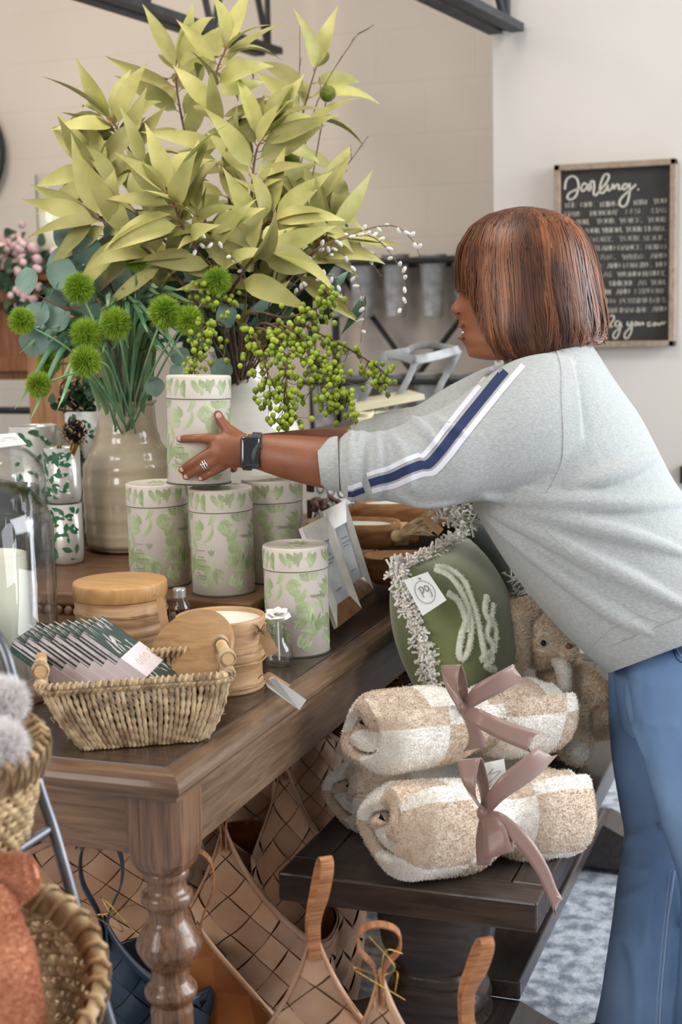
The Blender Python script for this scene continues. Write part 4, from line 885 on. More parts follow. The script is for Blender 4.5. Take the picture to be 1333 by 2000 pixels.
# ================================================================ DOUGH BOWLS BEHIND
def dough(cx, cy, d, L, H, w, label, tilt=0, wax=True):
    c_ = PD(cx, cy, d); root = thing('dough_bowl_candle', c_, label, 'bowl')
    ax = unit(RT*cos(tilt)-UP*sin(tilt)); ax = unit(ax-ZA*ax[2]*.5); by = unit(np.cross(ZA, ax))
    rings = []
    for k, (s, z) in enumerate(((.72, -.5), (.9, -.3), (1., .2), (1.0, .5), (.9, .5), (.84, .35), (.5, .34))):
        rings.append([c_+ax*L/2*s*np.sign(cos(a))*abs(cos(a))**.6+by*w/2*s*np.sign(sin(a))*abs(sin(a))**.8+ZA*z*H for a in np.linspace(0, 2*pi, 37)[:-1]])
    MB().loft(rings, cap1=False).build('bowl', M['dough'], root)
    if wax: MB().loft([rings[-2], rings[-1], [c_+ZA*.34*H]*36]).build('wax', M['wax'], root)
    for s in (-1, 1): MB().box(c_+ax*s*(L/2+.012), (.022, .022, H*.3), (ax, by, ZA)).build('handle', M['dough'], root, bevel=.006)
    m = MB(); cc = c_+ax*(L/2-.002)
    for q in range(7): m.tube([cc+ax*(q*.004-.01)+by*.026*cos(a)+ZA*H*.42*sin(a) for a in np.linspace(0, 2*pi, 14)[:-1]], .0028, 5, loop=True, t=random.uniform(-.2, .2))
    m.build('raffia_wrap', M['raffia'], root); return root
dough(790, 1110, 2.9, .17, .055, .12, 'lower rough wooden dough bowl in the stack behind the leaning frames', 0, False)
dough(690, 1042, 2.82, .19, .05, .12, 'rough wooden dough bowl candle tied with raffia, behind the leaning frames', .03)
dough(800, 1000, 3.1, .24, .055, .13, 'far wooden dough bowl candle under the raised sleeve', -.05)
m = MB()
for i in range(110): m.tube([PD(770, 1048, 2.76), PD(800+random.uniform(-4, 6), 1030+random.uniform(-10, 14), 2.75), PD(845+random.uniform(-12, 6), 1018+random.uniform(-26, 30), 2.75+random.uniform(-.01, .02))], .0011, 3, t=random.uniform(-.4, .4))
m.ball(PD(775, 1047, 2.76), .012, 10, 7); m.build('raffia_tassel', M['raffia'], label='pale raffia tassel hanging off the dough bowl candle', cat='tassel')
tagcard(thing('kraft_hang_tag', PD(840, 1030, 2.72), 'brown kraft tag lying between the raffia tassel and charcoal pillow', 'tag'), 828, 1010, 34, 30, 17, 2.74)
m = MB()
for i in range(14): m.ball(PD(640+random.uniform(-26, 30), 985+random.uniform(-12, 14), 2.95+random.uniform(-.03, .03)), (.012, .008, .006), 8, 5, ax=frame_of(rv()))
m.build('dried_pods', M['bark'], label='brown dried pods lying behind the leaning frames under the cuff', cat='pods', kind='stuff')
# ================================================================ PILLOWS
def pillow(name, c4, bulge, mt, label, fringe=None, parent=None, n=22, nf=3000):
    P4 = [PD(*q) for q in c4]; root = thing(name, P4[3], label, 'pillow')
    n_ = unit(np.cross(P4[1]-P4[0], P4[3]-P4[0])); n_ = n_ if n_@FW < 0 else -n_
    def q(u, v, s=0):
        uu, vv = u*2-1, v*2-1
        pin = 1-.07*(1-uu*uu)*abs(vv)**3; pin2 = 1-.07*(1-vv*vv)*abs(uu)**3
        U, V_ = .5+uu*pin2/2, .5+vv*pin/2
        b = bulge*max(0, (1-uu**2))**.5*max(0, (1-vv**2))**.5
        return (P4[0]*(1-U)+P4[1]*U)*(1-V_)+(P4[3]*(1-U)+P4[2]*U)*V_+n_*b*s
    m = MB()
    for s in (1, -1): m.loft([[q(i/n, j/n, s) for i in range(n+1)] for j in range(n+1)], closed=False, cap0=False, cap1=False)
    m.build('cushion', M[mt], root); return root, q, n_
pr_, q, pn = pillow('throw_pillow', [(772, 1110, 2.44), (905, 1040, 2.80), (1010, 1330, 2.80), (868, 1420, 2.44)], .095, 'gpillow', 'olive green velvet pillow with white tufted lettering and cream fringe, on the bench')
m = MB()
r_ = random.Random(4)
edge = [(0, t) for t in np.linspace(0, .75, 52)]+[(t, 0) for t in np.linspace(0, 1, 40)]
for u, v in edge:
    for k in range(13):
        p = q(u+r_.uniform(-.02, .02), v+r_.uniform(-.01, .01)); d = unit(rng.normal(0, 1, 3)-FW*.5); L = r_.uniform(.010, .026)
        a = p+d*L*.5+rng.normal(0, .003, 3); e = p+d*L; m.tube([p, a, e], [.0017, .0021, .0026], 4, t=r_.uniform(-.3, .2))
m.build('fringe', M['fringe'], pr_)
m = MB(); from mathutils.bvhtree import BVHTree as BT_
co_ = [c for c in pr_.children if c.name.startswith('cushion')][0]; of_ = rootloc(co_)
pbv = BT_.FromPolygons([Vector((np.array(v.co)+of_).tolist()) for v in co_.data.vertices], [tuple(p.vertices) for p in co_.data.polygons])
def phit(x, y):
    r = pbv.ray_cast(Vector(CAM.tolist()), Vector(unit(ray(x, y)).tolist())); return None if r[0] is None else np.array(r[0])
for pl in ([(852, 1108), (878, 1113), (905, 1135), (925, 1185), (938, 1240), (950, 1300)], [(848, 1112), (880, 1128), (905, 1165), (920, 1215), (916, 1262), (906, 1286), (897, 1280), (900, 1245), (914, 1200), (912, 1180)], [(874, 1158), (895, 1175), (908, 1205), (914, 1235)], [(950, 1165), (946, 1195), (956, 1215), (950, 1240), (962, 1262), (956, 1292)], [(962, 1180), (960, 1210), (968, 1235), (964, 1275)], [(938, 1290), (952, 1275), (960, 1290), (948, 1298), (966, 1308)]):
    P = [phit(*p) for p in crv([V(*p) for p in pl], 6)]; P = [p-FW*.001 for p in P if p is not None]
    if len(P) > 3: m.tube(P, .0062, 7, t=0)
m.fuzz(5000, .004, .0006); m.build('tufted_lettering', M['embroid'], pr_)
tg = thing('brand_tag', PD(828, 1160, 2.3), 'white square card tag with a circled P9 monogram, on the green pillow', 'tag')
T4 = [PD(789, 1134, 2.40), PD(836, 1117, 2.40), PD(873, 1172, 2.38), PD(826, 1203, 2.38)]; card('card', T4, M['card'], parent=tg)
tn = unit(np.cross(T4[1]-T4[0], T4[3]-T4[0])); tn = tn if tn@FW < 0 else -tn
tq = lambda u, v: (T4[0]*(1-u)+T4[1]*u)*(1-v)+(T4[3]*(1-u)+T4[2]*u)*v+tn*.0014
m = MB().tube([tq(.5+.34*cos(a), .5+.33*sin(a)) for a in np.linspace(0, 2*pi, 30)[:-1]], .0005, 4, loop=True)
for pl in ([(.36, .62), (.38, .38), (.34, .36), (.44, .32), (.5, .4), (.42, .5), (.37, .5)], [(.68, .4), (.6, .34), (.54, .42), (.58, .52), (.67, .46), (.69, .38), (.68, .6), (.62, .72)], [(.55, .09), (.62, .13)], [(.6, .07), (.57, .15)]): m.tube(crv([tq(u, v) for u, v in pl], 5), .0007, 4)
m.build('monogram', M['ink'], tg)
MB().tube(crv([tq(.3, .08), q(.02, .2)+pn*.03, q(0, .18)], 5), .0006, 4).build('tag_string', M['ink'], tg)
pr2, q2, pn2 = pillow('throw_pillow', [(895, 1010, 2.78), (1040, 1000, 3.1), (1090, 1300, 3.1), (985, 1290, 2.78)], .11, 'dpillow', 'charcoal velvet pillow with cream fringe, behind the olive green one')
m = MB()
for u, v in [(1, t) for t in np.linspace(.2, .9, 40)]+[(t, 0) for t in np.linspace(0, .5, 24)]+[(.0, .45)]*0:
    for k in range(10):
        p = q2(u, v)+rng.normal(0, .004, 3); e = p+unit(rng.normal(0, 1, 3)-FW*.4)*.026; m.tube([p, (p+e)/2+rng.normal(0, .003, 3), e], [.0018, .0022, .0027], 4, t=r_.uniform(-.3, .2))
for k in range(190):
    p = PD(1030, 1150, 2.70)+rng.normal(0, 1, 3)*V(.012, .012, .022); m.tube([p, p+rng.normal(0, .006, 3), p+rng.normal(0, .009, 3)], .0018, 4, t=r_.uniform(-.3, .2))
m.build('fringe', M['fringe'], pr2)
pr3, q3, pn3 = pillow('throw_pillow', [(615, 930, 3.3), (720, 960, 3.3), (720, 1060, 3.3), (600, 1060, 3.3)], .05, 'card', 'pale pillow with a grey lattice, behind the frames below the white jar')
m = MB()
for i in range(5):
    for j in range(4): cx_, cy_ = .12+i*.2, .15+j*.23; m.tube([q3(cx_+.07*cos(a), cy_+.08*sin(a), 1)+pn3*.002 for a in np.linspace(0, 2*pi, 9)[:-1]], .0022, 4, loop=True)
m.build('lattice_print', M['ink'], pr3)
m = MB()
for k in range(420):
    p = PD(905, 992, 2.62)+rng.normal(0, 1, 3)*V(.022, .02, .012); m.tube([p, p+rng.normal(0, .006, 3), p+rng.normal(0, .010, 3)], .0022, 4, t=r_.uniform(-.3, .2))
m.build('yarn_tassel', M['fringe'], label='bundle of cream yarn tassels above the charcoal pillow, under the sleeve', cat='tassel')
# ================================================================ THROWS
def throw(p0, p1, R, label, seed=0, pinch=.5, flat=.92, turns=1.75, start=0., pinchamt=.25, rscale=None, nfz=26000, c0=0):
    """rolled blanket: a thick spiral sheet along the axis p0>p1"""
    p0 = np.asarray(p0, float); p1 = np.asarray(p1, float); ax = unit(p1-p0); L = np.linalg.norm(p1-p0); _, s_, u_ = frame_of(ax); s_ = -s_
    root = thing('rolled_throw', (p0+p1)/2-V(0, 0, R), label, 'blanket', 'checked throws tied with ribbon')
    th = .36; NS = 96; outl = []
    # closed outline of the spiral sheet (outer side then inner side); r as fraction of R
    for i in range(NS+1):
        k = i/NS; a = start+turns*2*pi*k; r = 1.-(.80)*k
        if k < .62: pass
        outl.append((r, a, k*turns, 0))
    thk = .8/turns*.86
    for i in range(NS, -1, -1):
        k = i/NS; a = start+turns*2*pi*k; r = max(.02, 1.-(.80)*k-thk*(1 if k < .9 else (1-k)*10*.6+.4)); outl.append((r, a, k*turns, 1))
    NA = 44; rings = []; r_ = np.random.default_rng(seed); ph = r_.uniform(0, 6, 6)
    for i in range(NA+1):
        k = i/NA; x = k*L; e = min(k, 1-k)*L
        rr = R*(1-pinchamt*exp(-((k-pinch)/.10)**2))*(rscale(k) if rscale else 1)
        edge = 1-.28*max(0, 1-e/.035)**2
        ring = []
        for (r, a, s, side) in outl:
            rad = r*rr*(edge if r > .6 else 1)*(1+.025*sin(3*a+ph[0]+4*k)+.02*sin(5*a+9*k+ph[1]))
            xo = (1-r)*(.012 if k > .5 else -.012)*(1-min(1, e/.05))
            ring.append(p0+ax*(x+xo*-1+.008*sin(2*a+ph[2])*(1-min(1, e/.05)))+s_*rad*cos(a)+u_*rad*sin(a)*flat)
        rings.append(ring)
    sq = .128
    def mi(i, j):
        r, a, s, side = outl[min(j, len(outl)-1)]; arc = a*R*(.95 if s < 1 else .6); return (int((arc+5+c0*sq)/sq)+int((i/NA*L+.02)/sq)) % 2
    m = MB(); m.loft(rings, True, False, False, mi, 0.)
    # end caps as strips between outer and inner side
    n = len(outl)
    for ri, rg in ((0, rings[0]), (NA, rings[-1])):
        for j in range(NS):
            j2 = n-1-j; mid = [(rg[j]+rg[j2])/2+(-ax if ri == 0 else ax)*.010, (rg[j+1]+rg[j2-1])/2+(-ax if ri == 0 else ax)*.010]
            m.add([rg[j], rg[j+1], mid[1], mid[0], rg[j2-1], rg[j2]], [(0, 1, 2, 3), (3, 2, 4, 5)] if ri else [(3, 2, 1, 0), (5, 4, 2, 3)], mi(ri, j), 0, True)
    m.fuzz(int(nfz*2.4), .0032, .0008, jit=.55, tv=.05)
    m.build('fleece', [M['beige'], M['white_b']], root); return root
throw(PD(702, 1424, 2.22), PD(1075, 1383, 2.46), .090, 'checked beige and cream throw with a mauve bow, on top of the pile', 1, .54, start=2.6, pinchamt=.24, flat=.95)
throw(PD(668, 1548, 2.40), PD(1010, 1510, 2.62), .088, 'checked throw at the back of the pile, only its shaded left end seen', 2, .6, start=2.9, nfz=14000)
throw(PD(745, 1612, 2.16), PD(1105, 1572, 2.37), .108, 'checked beige and cream throw with a long tailed bow, lower front of the pile', 3, .55, start=2.3, pinchamt=.27, flat=.92, c0=1)
def ribbon_strip(m, pairs, n=7, fork=False, th=.0006):
    A = crv([PD(*a) for a, b in pairs], n); B_ = crv([PD(*b) for a, b in pairs], n)
    rows = [[a*(1-t)+b*t for t in (0, .25, .5, .75, 1)] for a, b in zip(A, B_)]
    if fork:
        d = unit(rows[-1][2]-rows[-2][2]); rows[-1][2] = rows[-1][2]-d*.022; rows[-1][1] = rows[-1][1]-d*.011; rows[-1][3] = rows[-1][3]-d*.011
    m.loft(rows, closed=False, cap0=False, cap1=False)
def bow(label, knot, strips, d):
    kp = PD(*knot); root = thing('ribbon_bow', kp, label, 'bow', 'mauve satin bows')
    for nm, prs, fk in strips:
        m = MB(); ribbon_strip(m, prs, fork=fk); m.build(nm, M['ribbon'], root, solid=.0009)
    MB().ball(kp, (.011, .009, .013), 14, 9, ax=(RT, FW, UP)).build('knot', M['ribbon'], root)
d = 2.245
bow('mauve satin ribbon bow tied on the topmost throw', (907, 1383, d-.012), [
 ('ribbon_wrap', [((893, 1312, d+.02), (862, 1308, d+.03)), ((900, 1350, d-.01), (872, 1345, d)), ((912, 1385, d-.02), (898, 1390, d-.02))], False),
 ('ribbon_wrap', [((898, 1388, d-.015), (916, 1386, d-.015)), ((905, 1430, d-.008), (940, 1425, d-.008)), ((902, 1468, d+.0), (952, 1458, d+.0))], False),
 ('loop', [((903, 1378, d-.012), (915, 1388, d-.012)), ((878, 1340, d-.035), (895, 1352, d-.05)), ((862, 1300, d-.02), (900, 1298, d-.045)), ((893, 1335, d-.01), (912, 1330, d-.03)), ((905, 1375, d-.01), (916, 1378, d-.015))], False),
 ('tail', [((903, 1372, d-.012), (915, 1388, d-.014)), ((930, 1338, d-.03), (942, 1372, d-.03)), ((975, 1312, d-.035), (985, 1350, d-.03)), ((1005, 1296, d-.02), (1030, 1324, d-.015))], True),
 ('tail', [((912, 1376, d-.012), (905, 1390, d-.014)), ((945, 1388, d-.04), (932, 1420, d-.045)), ((990, 1408, d-.04), (980, 1446, d-.045)), ((1060, 1430, d-.03), (1038, 1470, d-.035))], True)], d)
d = 2.075
bow('mauve satin ribbon bow with a long hanging tail, on the lower front throw', (946, 1588, d-.012), [
 ('ribbon_wrap', [((938, 1590, d-.01), (956, 1586, d-.01)), ((930, 1640, d+.01), (965, 1640, d+.005)), ((932, 1690, d+.03), (960, 1690, d+.03))], False),
 ('loop', [((938, 1580, d-.012), (956, 1590, d-.012)), ((905, 1530, d-.04), (930, 1552, d-.05)), ((896, 1484, d-.01), (940, 1480, d-.035)), ((932, 1530, d+.0), (955, 1530, d-.02)), ((942, 1580, d-.01), (956, 1580, d-.015))], False),
 ('tail', [((935, 1575, d-.012), (952, 1596, d-.014)), ((975, 1520, d-.03), (985, 1562, d-.03)), ((1030, 1475, d-.025), (1048, 1518, d-.02)), ((1052, 1458, d-.01), (1090, 1474, d+.005))], True),
 ('loop', [((940, 1590, d-.012), (958, 1584, d-.014)), ((945, 1630, d-.04), (985, 1612, d-.05)), ((948, 1680, d-.05), (1002, 1662, d-.06)), ((975, 1640, d-.03), (1000, 1625, d-.045)), ((946, 1590, d-.01), (962, 1590, d-.015))], False),
 ('long_tail', [((950, 1582, d-.012), (946, 1596, d-.012)), ((985, 1590, d-.035), (972, 1616, d-.04)), ((1035, 1635, d-.05), (1012, 1656, d-.055)), ((1070, 1690, d-.05), (1045, 1700, d-.055)), ((1088, 1735, d-.05), (1066, 1740, d-.055)), ((1100, 1755, d-.05), (1086, 1790, d-.055))], True)], d)
tg = thing('gift_tag', PD(950, 1510, d), 'small white tag with a handwritten flourish under the front bow', 'tag'); card('card', [PD(938, 1492, d-.006), PD(985, 1482, d-.004), PD(992, 1530, d-.01), PD(950, 1540, d-.012)], M['card'], parent=tg)
MB().tube(crv([PD(950, 1518, d-.014), PD(965, 1500, d-.014), PD(958, 1512, d-.014), PD(978, 1506, d-.014), PD(955, 1530, d-.016)], 5), .0005, 4).build('handwriting', M['ink'], tg)
# ================================================================ PLUSH RABBIT
rb = thing('plush_rabbit', PZ(1090, 1440, BZ), 'tan plush rabbit with a white bow sitting on the bench behind the throws', 'plush toy')
def blob(name, pts, mt, nf=6000, n=18, L=.008):
    """skinned chain: (x,y,d,r)"""
    P = crv([V(*PD(x, y, d), r) for x, y, d, r in pts], 6); path = [p[:3] for p in P]; rad = [max(p[3], .002) for p in P]
    d0 = unit(path[1]-path[0]); d1 = unit(path[-1]-path[-2])
    path = [path[0]-d0*rad[0]*.9, path[0]-d0*rad[0]*.6]+path+[path[-1]+d1*rad[-1]*.6, path[-1]+d1*rad[-1]*.9]; rad = [rad[0]*.3, rad[0]*.78]+rad+[rad[-1]*.78, rad[-1]*.3]
    m = MB().tube(path, rad, n); m.fuzz(int(nf*1.5), L, .0008, jit=.6, tv=.10); return m.build(name, M[mt], rb)
dRb = 2.72
blob('body', [(1100, 1430, dRb+.05, .055), (1110, 1360, dRb+.04, .055), (1090, 1300, dRb+.02, .04)], 'bunny', 9000)
blob('head', [(1050, 1225, dRb-.01, .052), (1062, 1245, dRb-.03, .060), (1085, 1262, dRb-.05, .045), (1100, 1272, dRb-.06, .028)], 'bunny', 12000)
blob('ear', [(1035, 1188, dRb-.065, .018), (1006, 1205, dRb-.08, .026), (1001, 1250, dRb-.08, .030), (1008, 1292, dRb-.08, .022)], 'bunny', 5000)
blob('arm', [(1105, 1315, dRb, .024), (1140, 1330, dRb-.02, .026), (1175, 1352, dRb-.04, .020)], 'bunny', 4000)
blob('leg', [(1110, 1380, dRb, .034), (1112, 1430, dRb-.06, .030), (1128, 1462, dRb-.12, .030)], 'bunny', 6000)
blob('leg', [(1125, 1400, dRb+.05, .034), (1160, 1410, dRb+.03, .034), (1200, 1405, dRb+.02, .032)], 'bunny', 6000)
blob('foot_pad', [(1127, 1467, dRb-.152, .016), (1131, 1471, dRb-.154, .016)], 'bunny_w', 1500, L=.005)
blob('bow', [(1085, 1292, dRb-.08, .008), (1100, 1305, dRb-.09, .014), (1105, 1340, dRb-.085, .011)], 'bunny_w', 1500, L=.003)
MB().ball(PD(1062, 1256, dRb-.093), .0055, 10, 7).build('eye', M['pine'], rb)
MB().ball(PD(1112, 1262, dRb-.085), .006, 10, 7).build('nose', M['lip'], rb)
# ================================================================ BROWN WICKER BASKET beyond the table
wb = thing('brown_wicker_basket', PD(760, 1320, 2.95), 'brown wicker basket half hidden between table and green pillow', 'basket')
m = MB(); cw = PD(740, 1310, 2.95)
for i in range(16):
    z = cw[2]-.10+i*.012
    m.tube([V(cw[0]+.14*cos(a), cw[1]+.12*sin(a), z+.003*sin(a*16+(i % 2)*pi)) for a in np.linspace(0, 2*pi, 60)[:-1]], .0055, 5, loop=True, t=random.uniform(-.3, .3))
m.build('woven_side', M['wick_dk'], wb); m = MB()
for i in range(26):
    a = 2*pi*i/26; m.tube([V(cw[0]+.138*cos(a), cw[1]+.118*sin(a), cw[2]-.11), V(cw[0]+.138*cos(a), cw[1]+.118*sin(a), cw[2]+.09)], .005, 5)
m.build('stakes', M['wick_dk'], wb)
# ================================================================ SPLINT TOTES
def tote(p1, e1, label, L=.34, w=.10, H=.40, sag=.16, z0=None, mt='splint', mti='splint_in', q=.042, hd=None, hh=.10, hw=.03, group='woven splint totes', yshift=0, both=True, name='splint_tote', tip=0., back=0., lean=(0, 0, 0)):
    p1 = np.asarray(p1, float); e1 = unit(V(e1[0], e1[1], 0)); e2 = V(-e1[1], e1[0], 0); a = L/2; C0 = p1+e1*a; z0 = p1[2]-H if z0 is None else z0
    root = thing(name, (C0[0], C0[1], z0), label, 'basket', group)
    def rimz(th):
        q_ = abs(sin(th))**.8; return p1[2]-sag*(q_ if cos(th) < 0 else 1-back*(1-q_))
    def Sf(th, v, off=0.):
        c_, s_ = cos(th), sin(th); z = z0+(p1[2]-z0)*v; rz = rimz(th); z = min(z, rz); vv = (z-z0)/(p1[2]-z0)
        k = .72+.28*vv**.7; b_ = 1-.25*max(0, vv-.6)/.4
        P = C0+e1*a*k*np.sign(c_)*abs(c_)**.85+e2*w*(.85+.35*sin(pi*min(1, vv*.9)))*np.sign(s_)*abs(s_)**.85*b_; P[2] = z
        if off: P = P+(e1*c_*.6+e2*s_)*off
        return P
    per = 2*pi*sqrt((a*a+w*w)/2); N = max(8, int(round(per/(q*1.414)))); M_ = max(4, int(round((p1[2]-z0)/(q*1.414*.5))))
    m = MB(); r_ = random.Random(len(label)); nn = 4
    for j in range(-1, M_+2):
        for i in range(N):
            s0 = (i+.5*(j % 2))*2*pi/N; h0 = j/M_; dS = 2*pi/N; dH = 2./M_; ty = j % 2; t = r_.uniform(-.22, .24)
            vs = []
            for b_ in range(nn+1):
                for a_ in range(nn+1):
                    u = -1+2*a_/nn; v = -1+2*b_/nn; k = .96
                    th = s0+(u+v)*dS/4*k; h = h0+(u-v)*dH/4*k*1.0; h = min(max(h, 0), 1)
                    o = .0042*(1-(abs(u if ty else v))**2.2)-.0012
                    vs.append(Sf(th, h, o))
            if h0-dH/2 > (rimz(s0)-z0)/(p1[2]-z0)+.02: continue
            fs = [(b_*(nn+1)+a_, b_*(nn+1)+a_+1, (b_+1)*(nn+1)+a_+1, (b_+1)*(nn+1)+a_) for b_ in range(nn) for a_ in range(nn)]
            m.add(vs, fs, 0, t)
    th_ = np.linspace(0, 2*pi, 49)[:-1]
    m.loft([[Sf(t, v, -.0022) for t in th_] for v in np.linspace(0, 1, 9)], True, True, False, 1, 0)
    m.loft([[Sf(t, v, -.0055+.0012*sin(24*t+20*v)) for t in th_][::-1] for v in np.linspace(0, 1, 25)], True, True, False, 2, lambda i, j: -.15+.3*((i//3+j//3) % 2))
    m.build('woven_body', [M[mt], M[mti], M['amber'] if mt == 'splint' else M[mti]], root)
    m = MB(); rim = [Sf(t, 1, 0) for t in np.linspace(0, 2*pi, 97)[:-1]]
    m.loft([[p+V(0, 0, .002) for p in rim], [p+unit(p-C0)*.004+V(0, 0, 0) for p in rim], [p+unit(p-C0)*.004-V(0, 0, .010) for p in rim], [p-unit(p-C0)*.005-V(0, 0, .010) for p in rim], [p-unit(p-C0)*.005 for p in rim]], True, False, False, loop=True)
    m.build('rim_band', M[mt], root)
    hd = unit(np.asarray(hd if hd is not None else e2, float))
    for sgn in ((1, -1) if both else (1,)):
        pk = C0-e1*a*sgn+V(0, 0, 0); pk[2] = p1[2]; lean_ = e1*tip*sgn+np.asarray(lean)*sgn
        pts = [pk-V(0, 0, .05)+hd*.004, pk+hd*.006, pk+hd*hw*.55+ZA*hh*.45+lean_*.5, pk+hd*hw*.5+ZA*hh*.85+lean_*.9, pk+ZA*hh+lean_, pk-hd*hw*.5+ZA*hh*.85+lean_*.9, pk-hd*hw*.55+ZA*hh*.45+lean_*.5, pk-hd*.006, pk-V(0, 0, .05)-hd*.004]
        P = crv(pts, 6); nrm = np.cross(hd, ZA); nrm = unit(nrm); 
        m = MB(); rows = []
        for i, p in enumerate(P):
            d = unit(P[min(i+1, len(P)-1)]-P[max(i-1, 0)]); o_ = unit(np.cross(d, nrm)); ww = .0085
            rows.append([p+nrm*ww+o_*.0014, p-nrm*ww+o_*.0014, p-nrm*ww-o_*.0014, p+nrm*ww-o_*.0014])
        m.loft(rows, t=lambda i, j: .12*((i*7) % 3-1)); m.build('handle', M['navy_splint' if mt == 'navy_splint' else 'handle'], root, bevel=.0006)
    return root
AW = V(-.15, 1, 0)
def pk(x, y, d): return PD(x, y, d)
tote(pk(612, 1800, 1.80), V(-.25, 1, 0), 'splint tote whose tall handle overlaps the front edge of the bench', L=.17, w=.075, H=.42, sag=.20, back=-.7, hd=V(.6, -.8, 0), hh=.085, hw=.024, both=False, lean=RT*.018)
tote(pk(742, 1893, 1.74), V(.25, 1, 0), 'splint tote in front of the bench with an open teardrop handle and gold wire', L=.16, w=.062, H=.34, sag=.15, back=-.7, hd=RT, hh=.058, hw=.045, both=False)
tote(pk(912, 1940, 1.72), V(.1, 1, 0), 'splint tote rightmost at the bottom, its slim handle before the dark pedestal', L=.14, w=.045, H=.32, sag=.18, back=-.7, hd=V(.6, -.8, 0), hh=.070, hw=.022, both=False, lean=RT*.024)
tote(pk(386, 1800, 2.10), V(.42, -1, 0), 'splint tote beside the turned table leg, open toward the front with its inside seen', L=.40, w=.13, H=.42, sag=.15, hd=RT, hh=.11, hw=.045, both=False)
tote(pk(436, 1602, 2.26), V(-.12, 1, 0), 'splint tote behind the turned leg with a handle reaching the table edge', L=.36, w=.11, H=.50, sag=.26, hd=RT, hh=.085, hw=.05, q=.046)
tote(pk(553, 1470, 2.50), V(-.12, 1, 0), 'tall splint tote between the table edge and the bench corner', L=.34, w=.085, H=.60, sag=.26, hd=RT, hh=.06, hw=.02, q=.046)
tote(pk(600, 1365, 2.85), V(-.3, 1, 0), 'splint tote farthest back, glowing pale behind the rolled throws', L=.30, w=.075, H=.62, sag=.12, hd=RT, hh=.05, hw=.03)
tote(pk(150, 1600, 2.35), V(-.3, 1, 0), 'shaded splint tote under the left part of the table', L=.32, w=.17, H=.50, sag=.10, hd=RT, hh=.05, hw=.05)
tote(pk(492, 1452, 3.05), V(-.12, 1, 0), 'shaded splint tote deep under the table, seen past the apron', L=.36, w=.13, H=.5, sag=.2, hd=RT, hh=.06, hw=.04, q=.046)  # added only to cover bright floor and darken the space under the table
tote(pk(385, 1560, 2.75), V(.3, 1, 0), 'shaded splint tote deep under the table behind the turned leg', L=.34, w=.15, H=.5, sag=.16, hd=RT, hh=.06, hw=.04, q=.046)  # second added tote, fills the depth behind the leg with dark
tote(pk(203, 1790, 1.98), V(-.1, 1, 0), 'navy woven tote under the table beside the turned leg', L=.30, w=.09, H=.38, sag=.16, mt='navy_splint', mti='navy_in', hd=RT, hh=.115, hw=.05, group=None, name='navy_tote')
for (x, y, d), lb in (((745, 1905, 1.70), 'gold wire tie on the tote with the open teardrop handle'), ((212, 1785, 1.94), 'gold wire tie on the navy tote')):
    m = MB(); p = PD(x, y, d)
    for i in range(4): m.tube(crv([p+rv(.004), p+rv(.012)-FW*.008, p+rv(.02)+ZA*.004], 5), .0006, 4)
    m.build('gold_wire_tie', M['gold'], label=lb, cat='wire')
# ================================================================ TIERED STAND AT LEFT
st = thing('tiered_basket_stand', PD(100, 1950, 1.6), 'grey metal rod stand at the left edge holding two round baskets', 'stand')
rod = cpx([(-60, 1190, 1.62), (-20, 1225, 1.60), (10, 1275, 1.59), (36, 1370, 1.58), (72, 1520, 1.57), (105, 1622, 1.56), (140, 1745, 1.55), (168, 1850, 1.55), (215, 2000, 1.54), (300, 2330, 1.54)], 8)
MB().tube(rod, .0066, 12).build('side_rod', M['metal'], st)
MB().tube([PD(104, 1614, 1.565), PD(0, 1682, 1.50), PD(-160, 1785, 1.42)], .0060, 12).build('cross_rod', M['metal'], st)
rod2 = cpx([(-60, 1190, 1.62), (-110, 1230, 1.60), (-190, 1500, 1.5), (-300, 2000, 1.4), (-330, 2330, 1.4)], 8); MB().tube(rod2, .0066, 12).build('side_rod', M['metal'], st)
def willow_basket(c, R, H, tiltv, label, taper=.72):
    """round basket: axis tilted; weavers and lashings"""
    ax = unit(tiltv); a1 = unit(np.cross(ax, RT)); a0 = unit(np.cross(a1, ax)); root = thing('round_basket', c-ax*H, label, 'basket', None)
    def P(th, h, o=0):
        k = h/H; r = R*(taper+(1-taper)*k**.6)+o; return c+ax*(h-H)+r*(cos(th)*a0+sin(th)*a1)
    m = MB(); NS = 44; rows = int(H/.0085)
    for j in range(rows):
        m.tube([P(2*pi*i/(NS*3), .004+j*H/rows, .0034*sin(pi*i/3*1.5+(j % 2)*pi)) for i in range(NS*3)], [.0036+.0012*sin(i*.9+j*2) for i in range(NS*3)], 5, loop=True, t=random.uniform(-.35, .3))
    m.build('woven_side', M['wick'], root)
    m = MB()
    for i in range(NS): m.tube([P(2*pi*i/NS, h) for h in np.linspace(0, H*.98, 5)], .0028, 5, t=random.uniform(-.3, .2))
    m.build('stakes', M['wick'], root)
    m = MB(); th = np.linspace(0, 2*pi, 73)[:-1]
    m.loft([[P(t, H+.006, .007) for t in th], [P(t, H+.009, 0) for t in th], [P(t, H+.006, -.007) for t in th], [P(t, H-.022, -.006) for t in th], [P(t, H-.024, .006) for t in th]], loop=True)
    for i in range(34):
        t0 = 2*pi*i/34
        for s_ in (1, -1): m.tube([P(t0+s_*.10*k/6, H+.010-.036*k/6, .0085*(1 if k < 7 else 0)+.003*sin(pi*k/6)) for k in range(7)], .0016, 5, t=-.35)
        m.tube([P(t0, H+.008, .008), P(t0+.04, H+.014, 0), P(t0+.08, H+.004, -.009), P(t0+.14, H-.02, -.008)], .0032, 5, t=random.uniform(-.2, .3))
    m.build('rim', M['wick'], root)
    MB().loft([[P(t, .001) for t in th], [P(t, .006) for t in th]], sm=False).build('base', M['wick'], root)
    return root, P
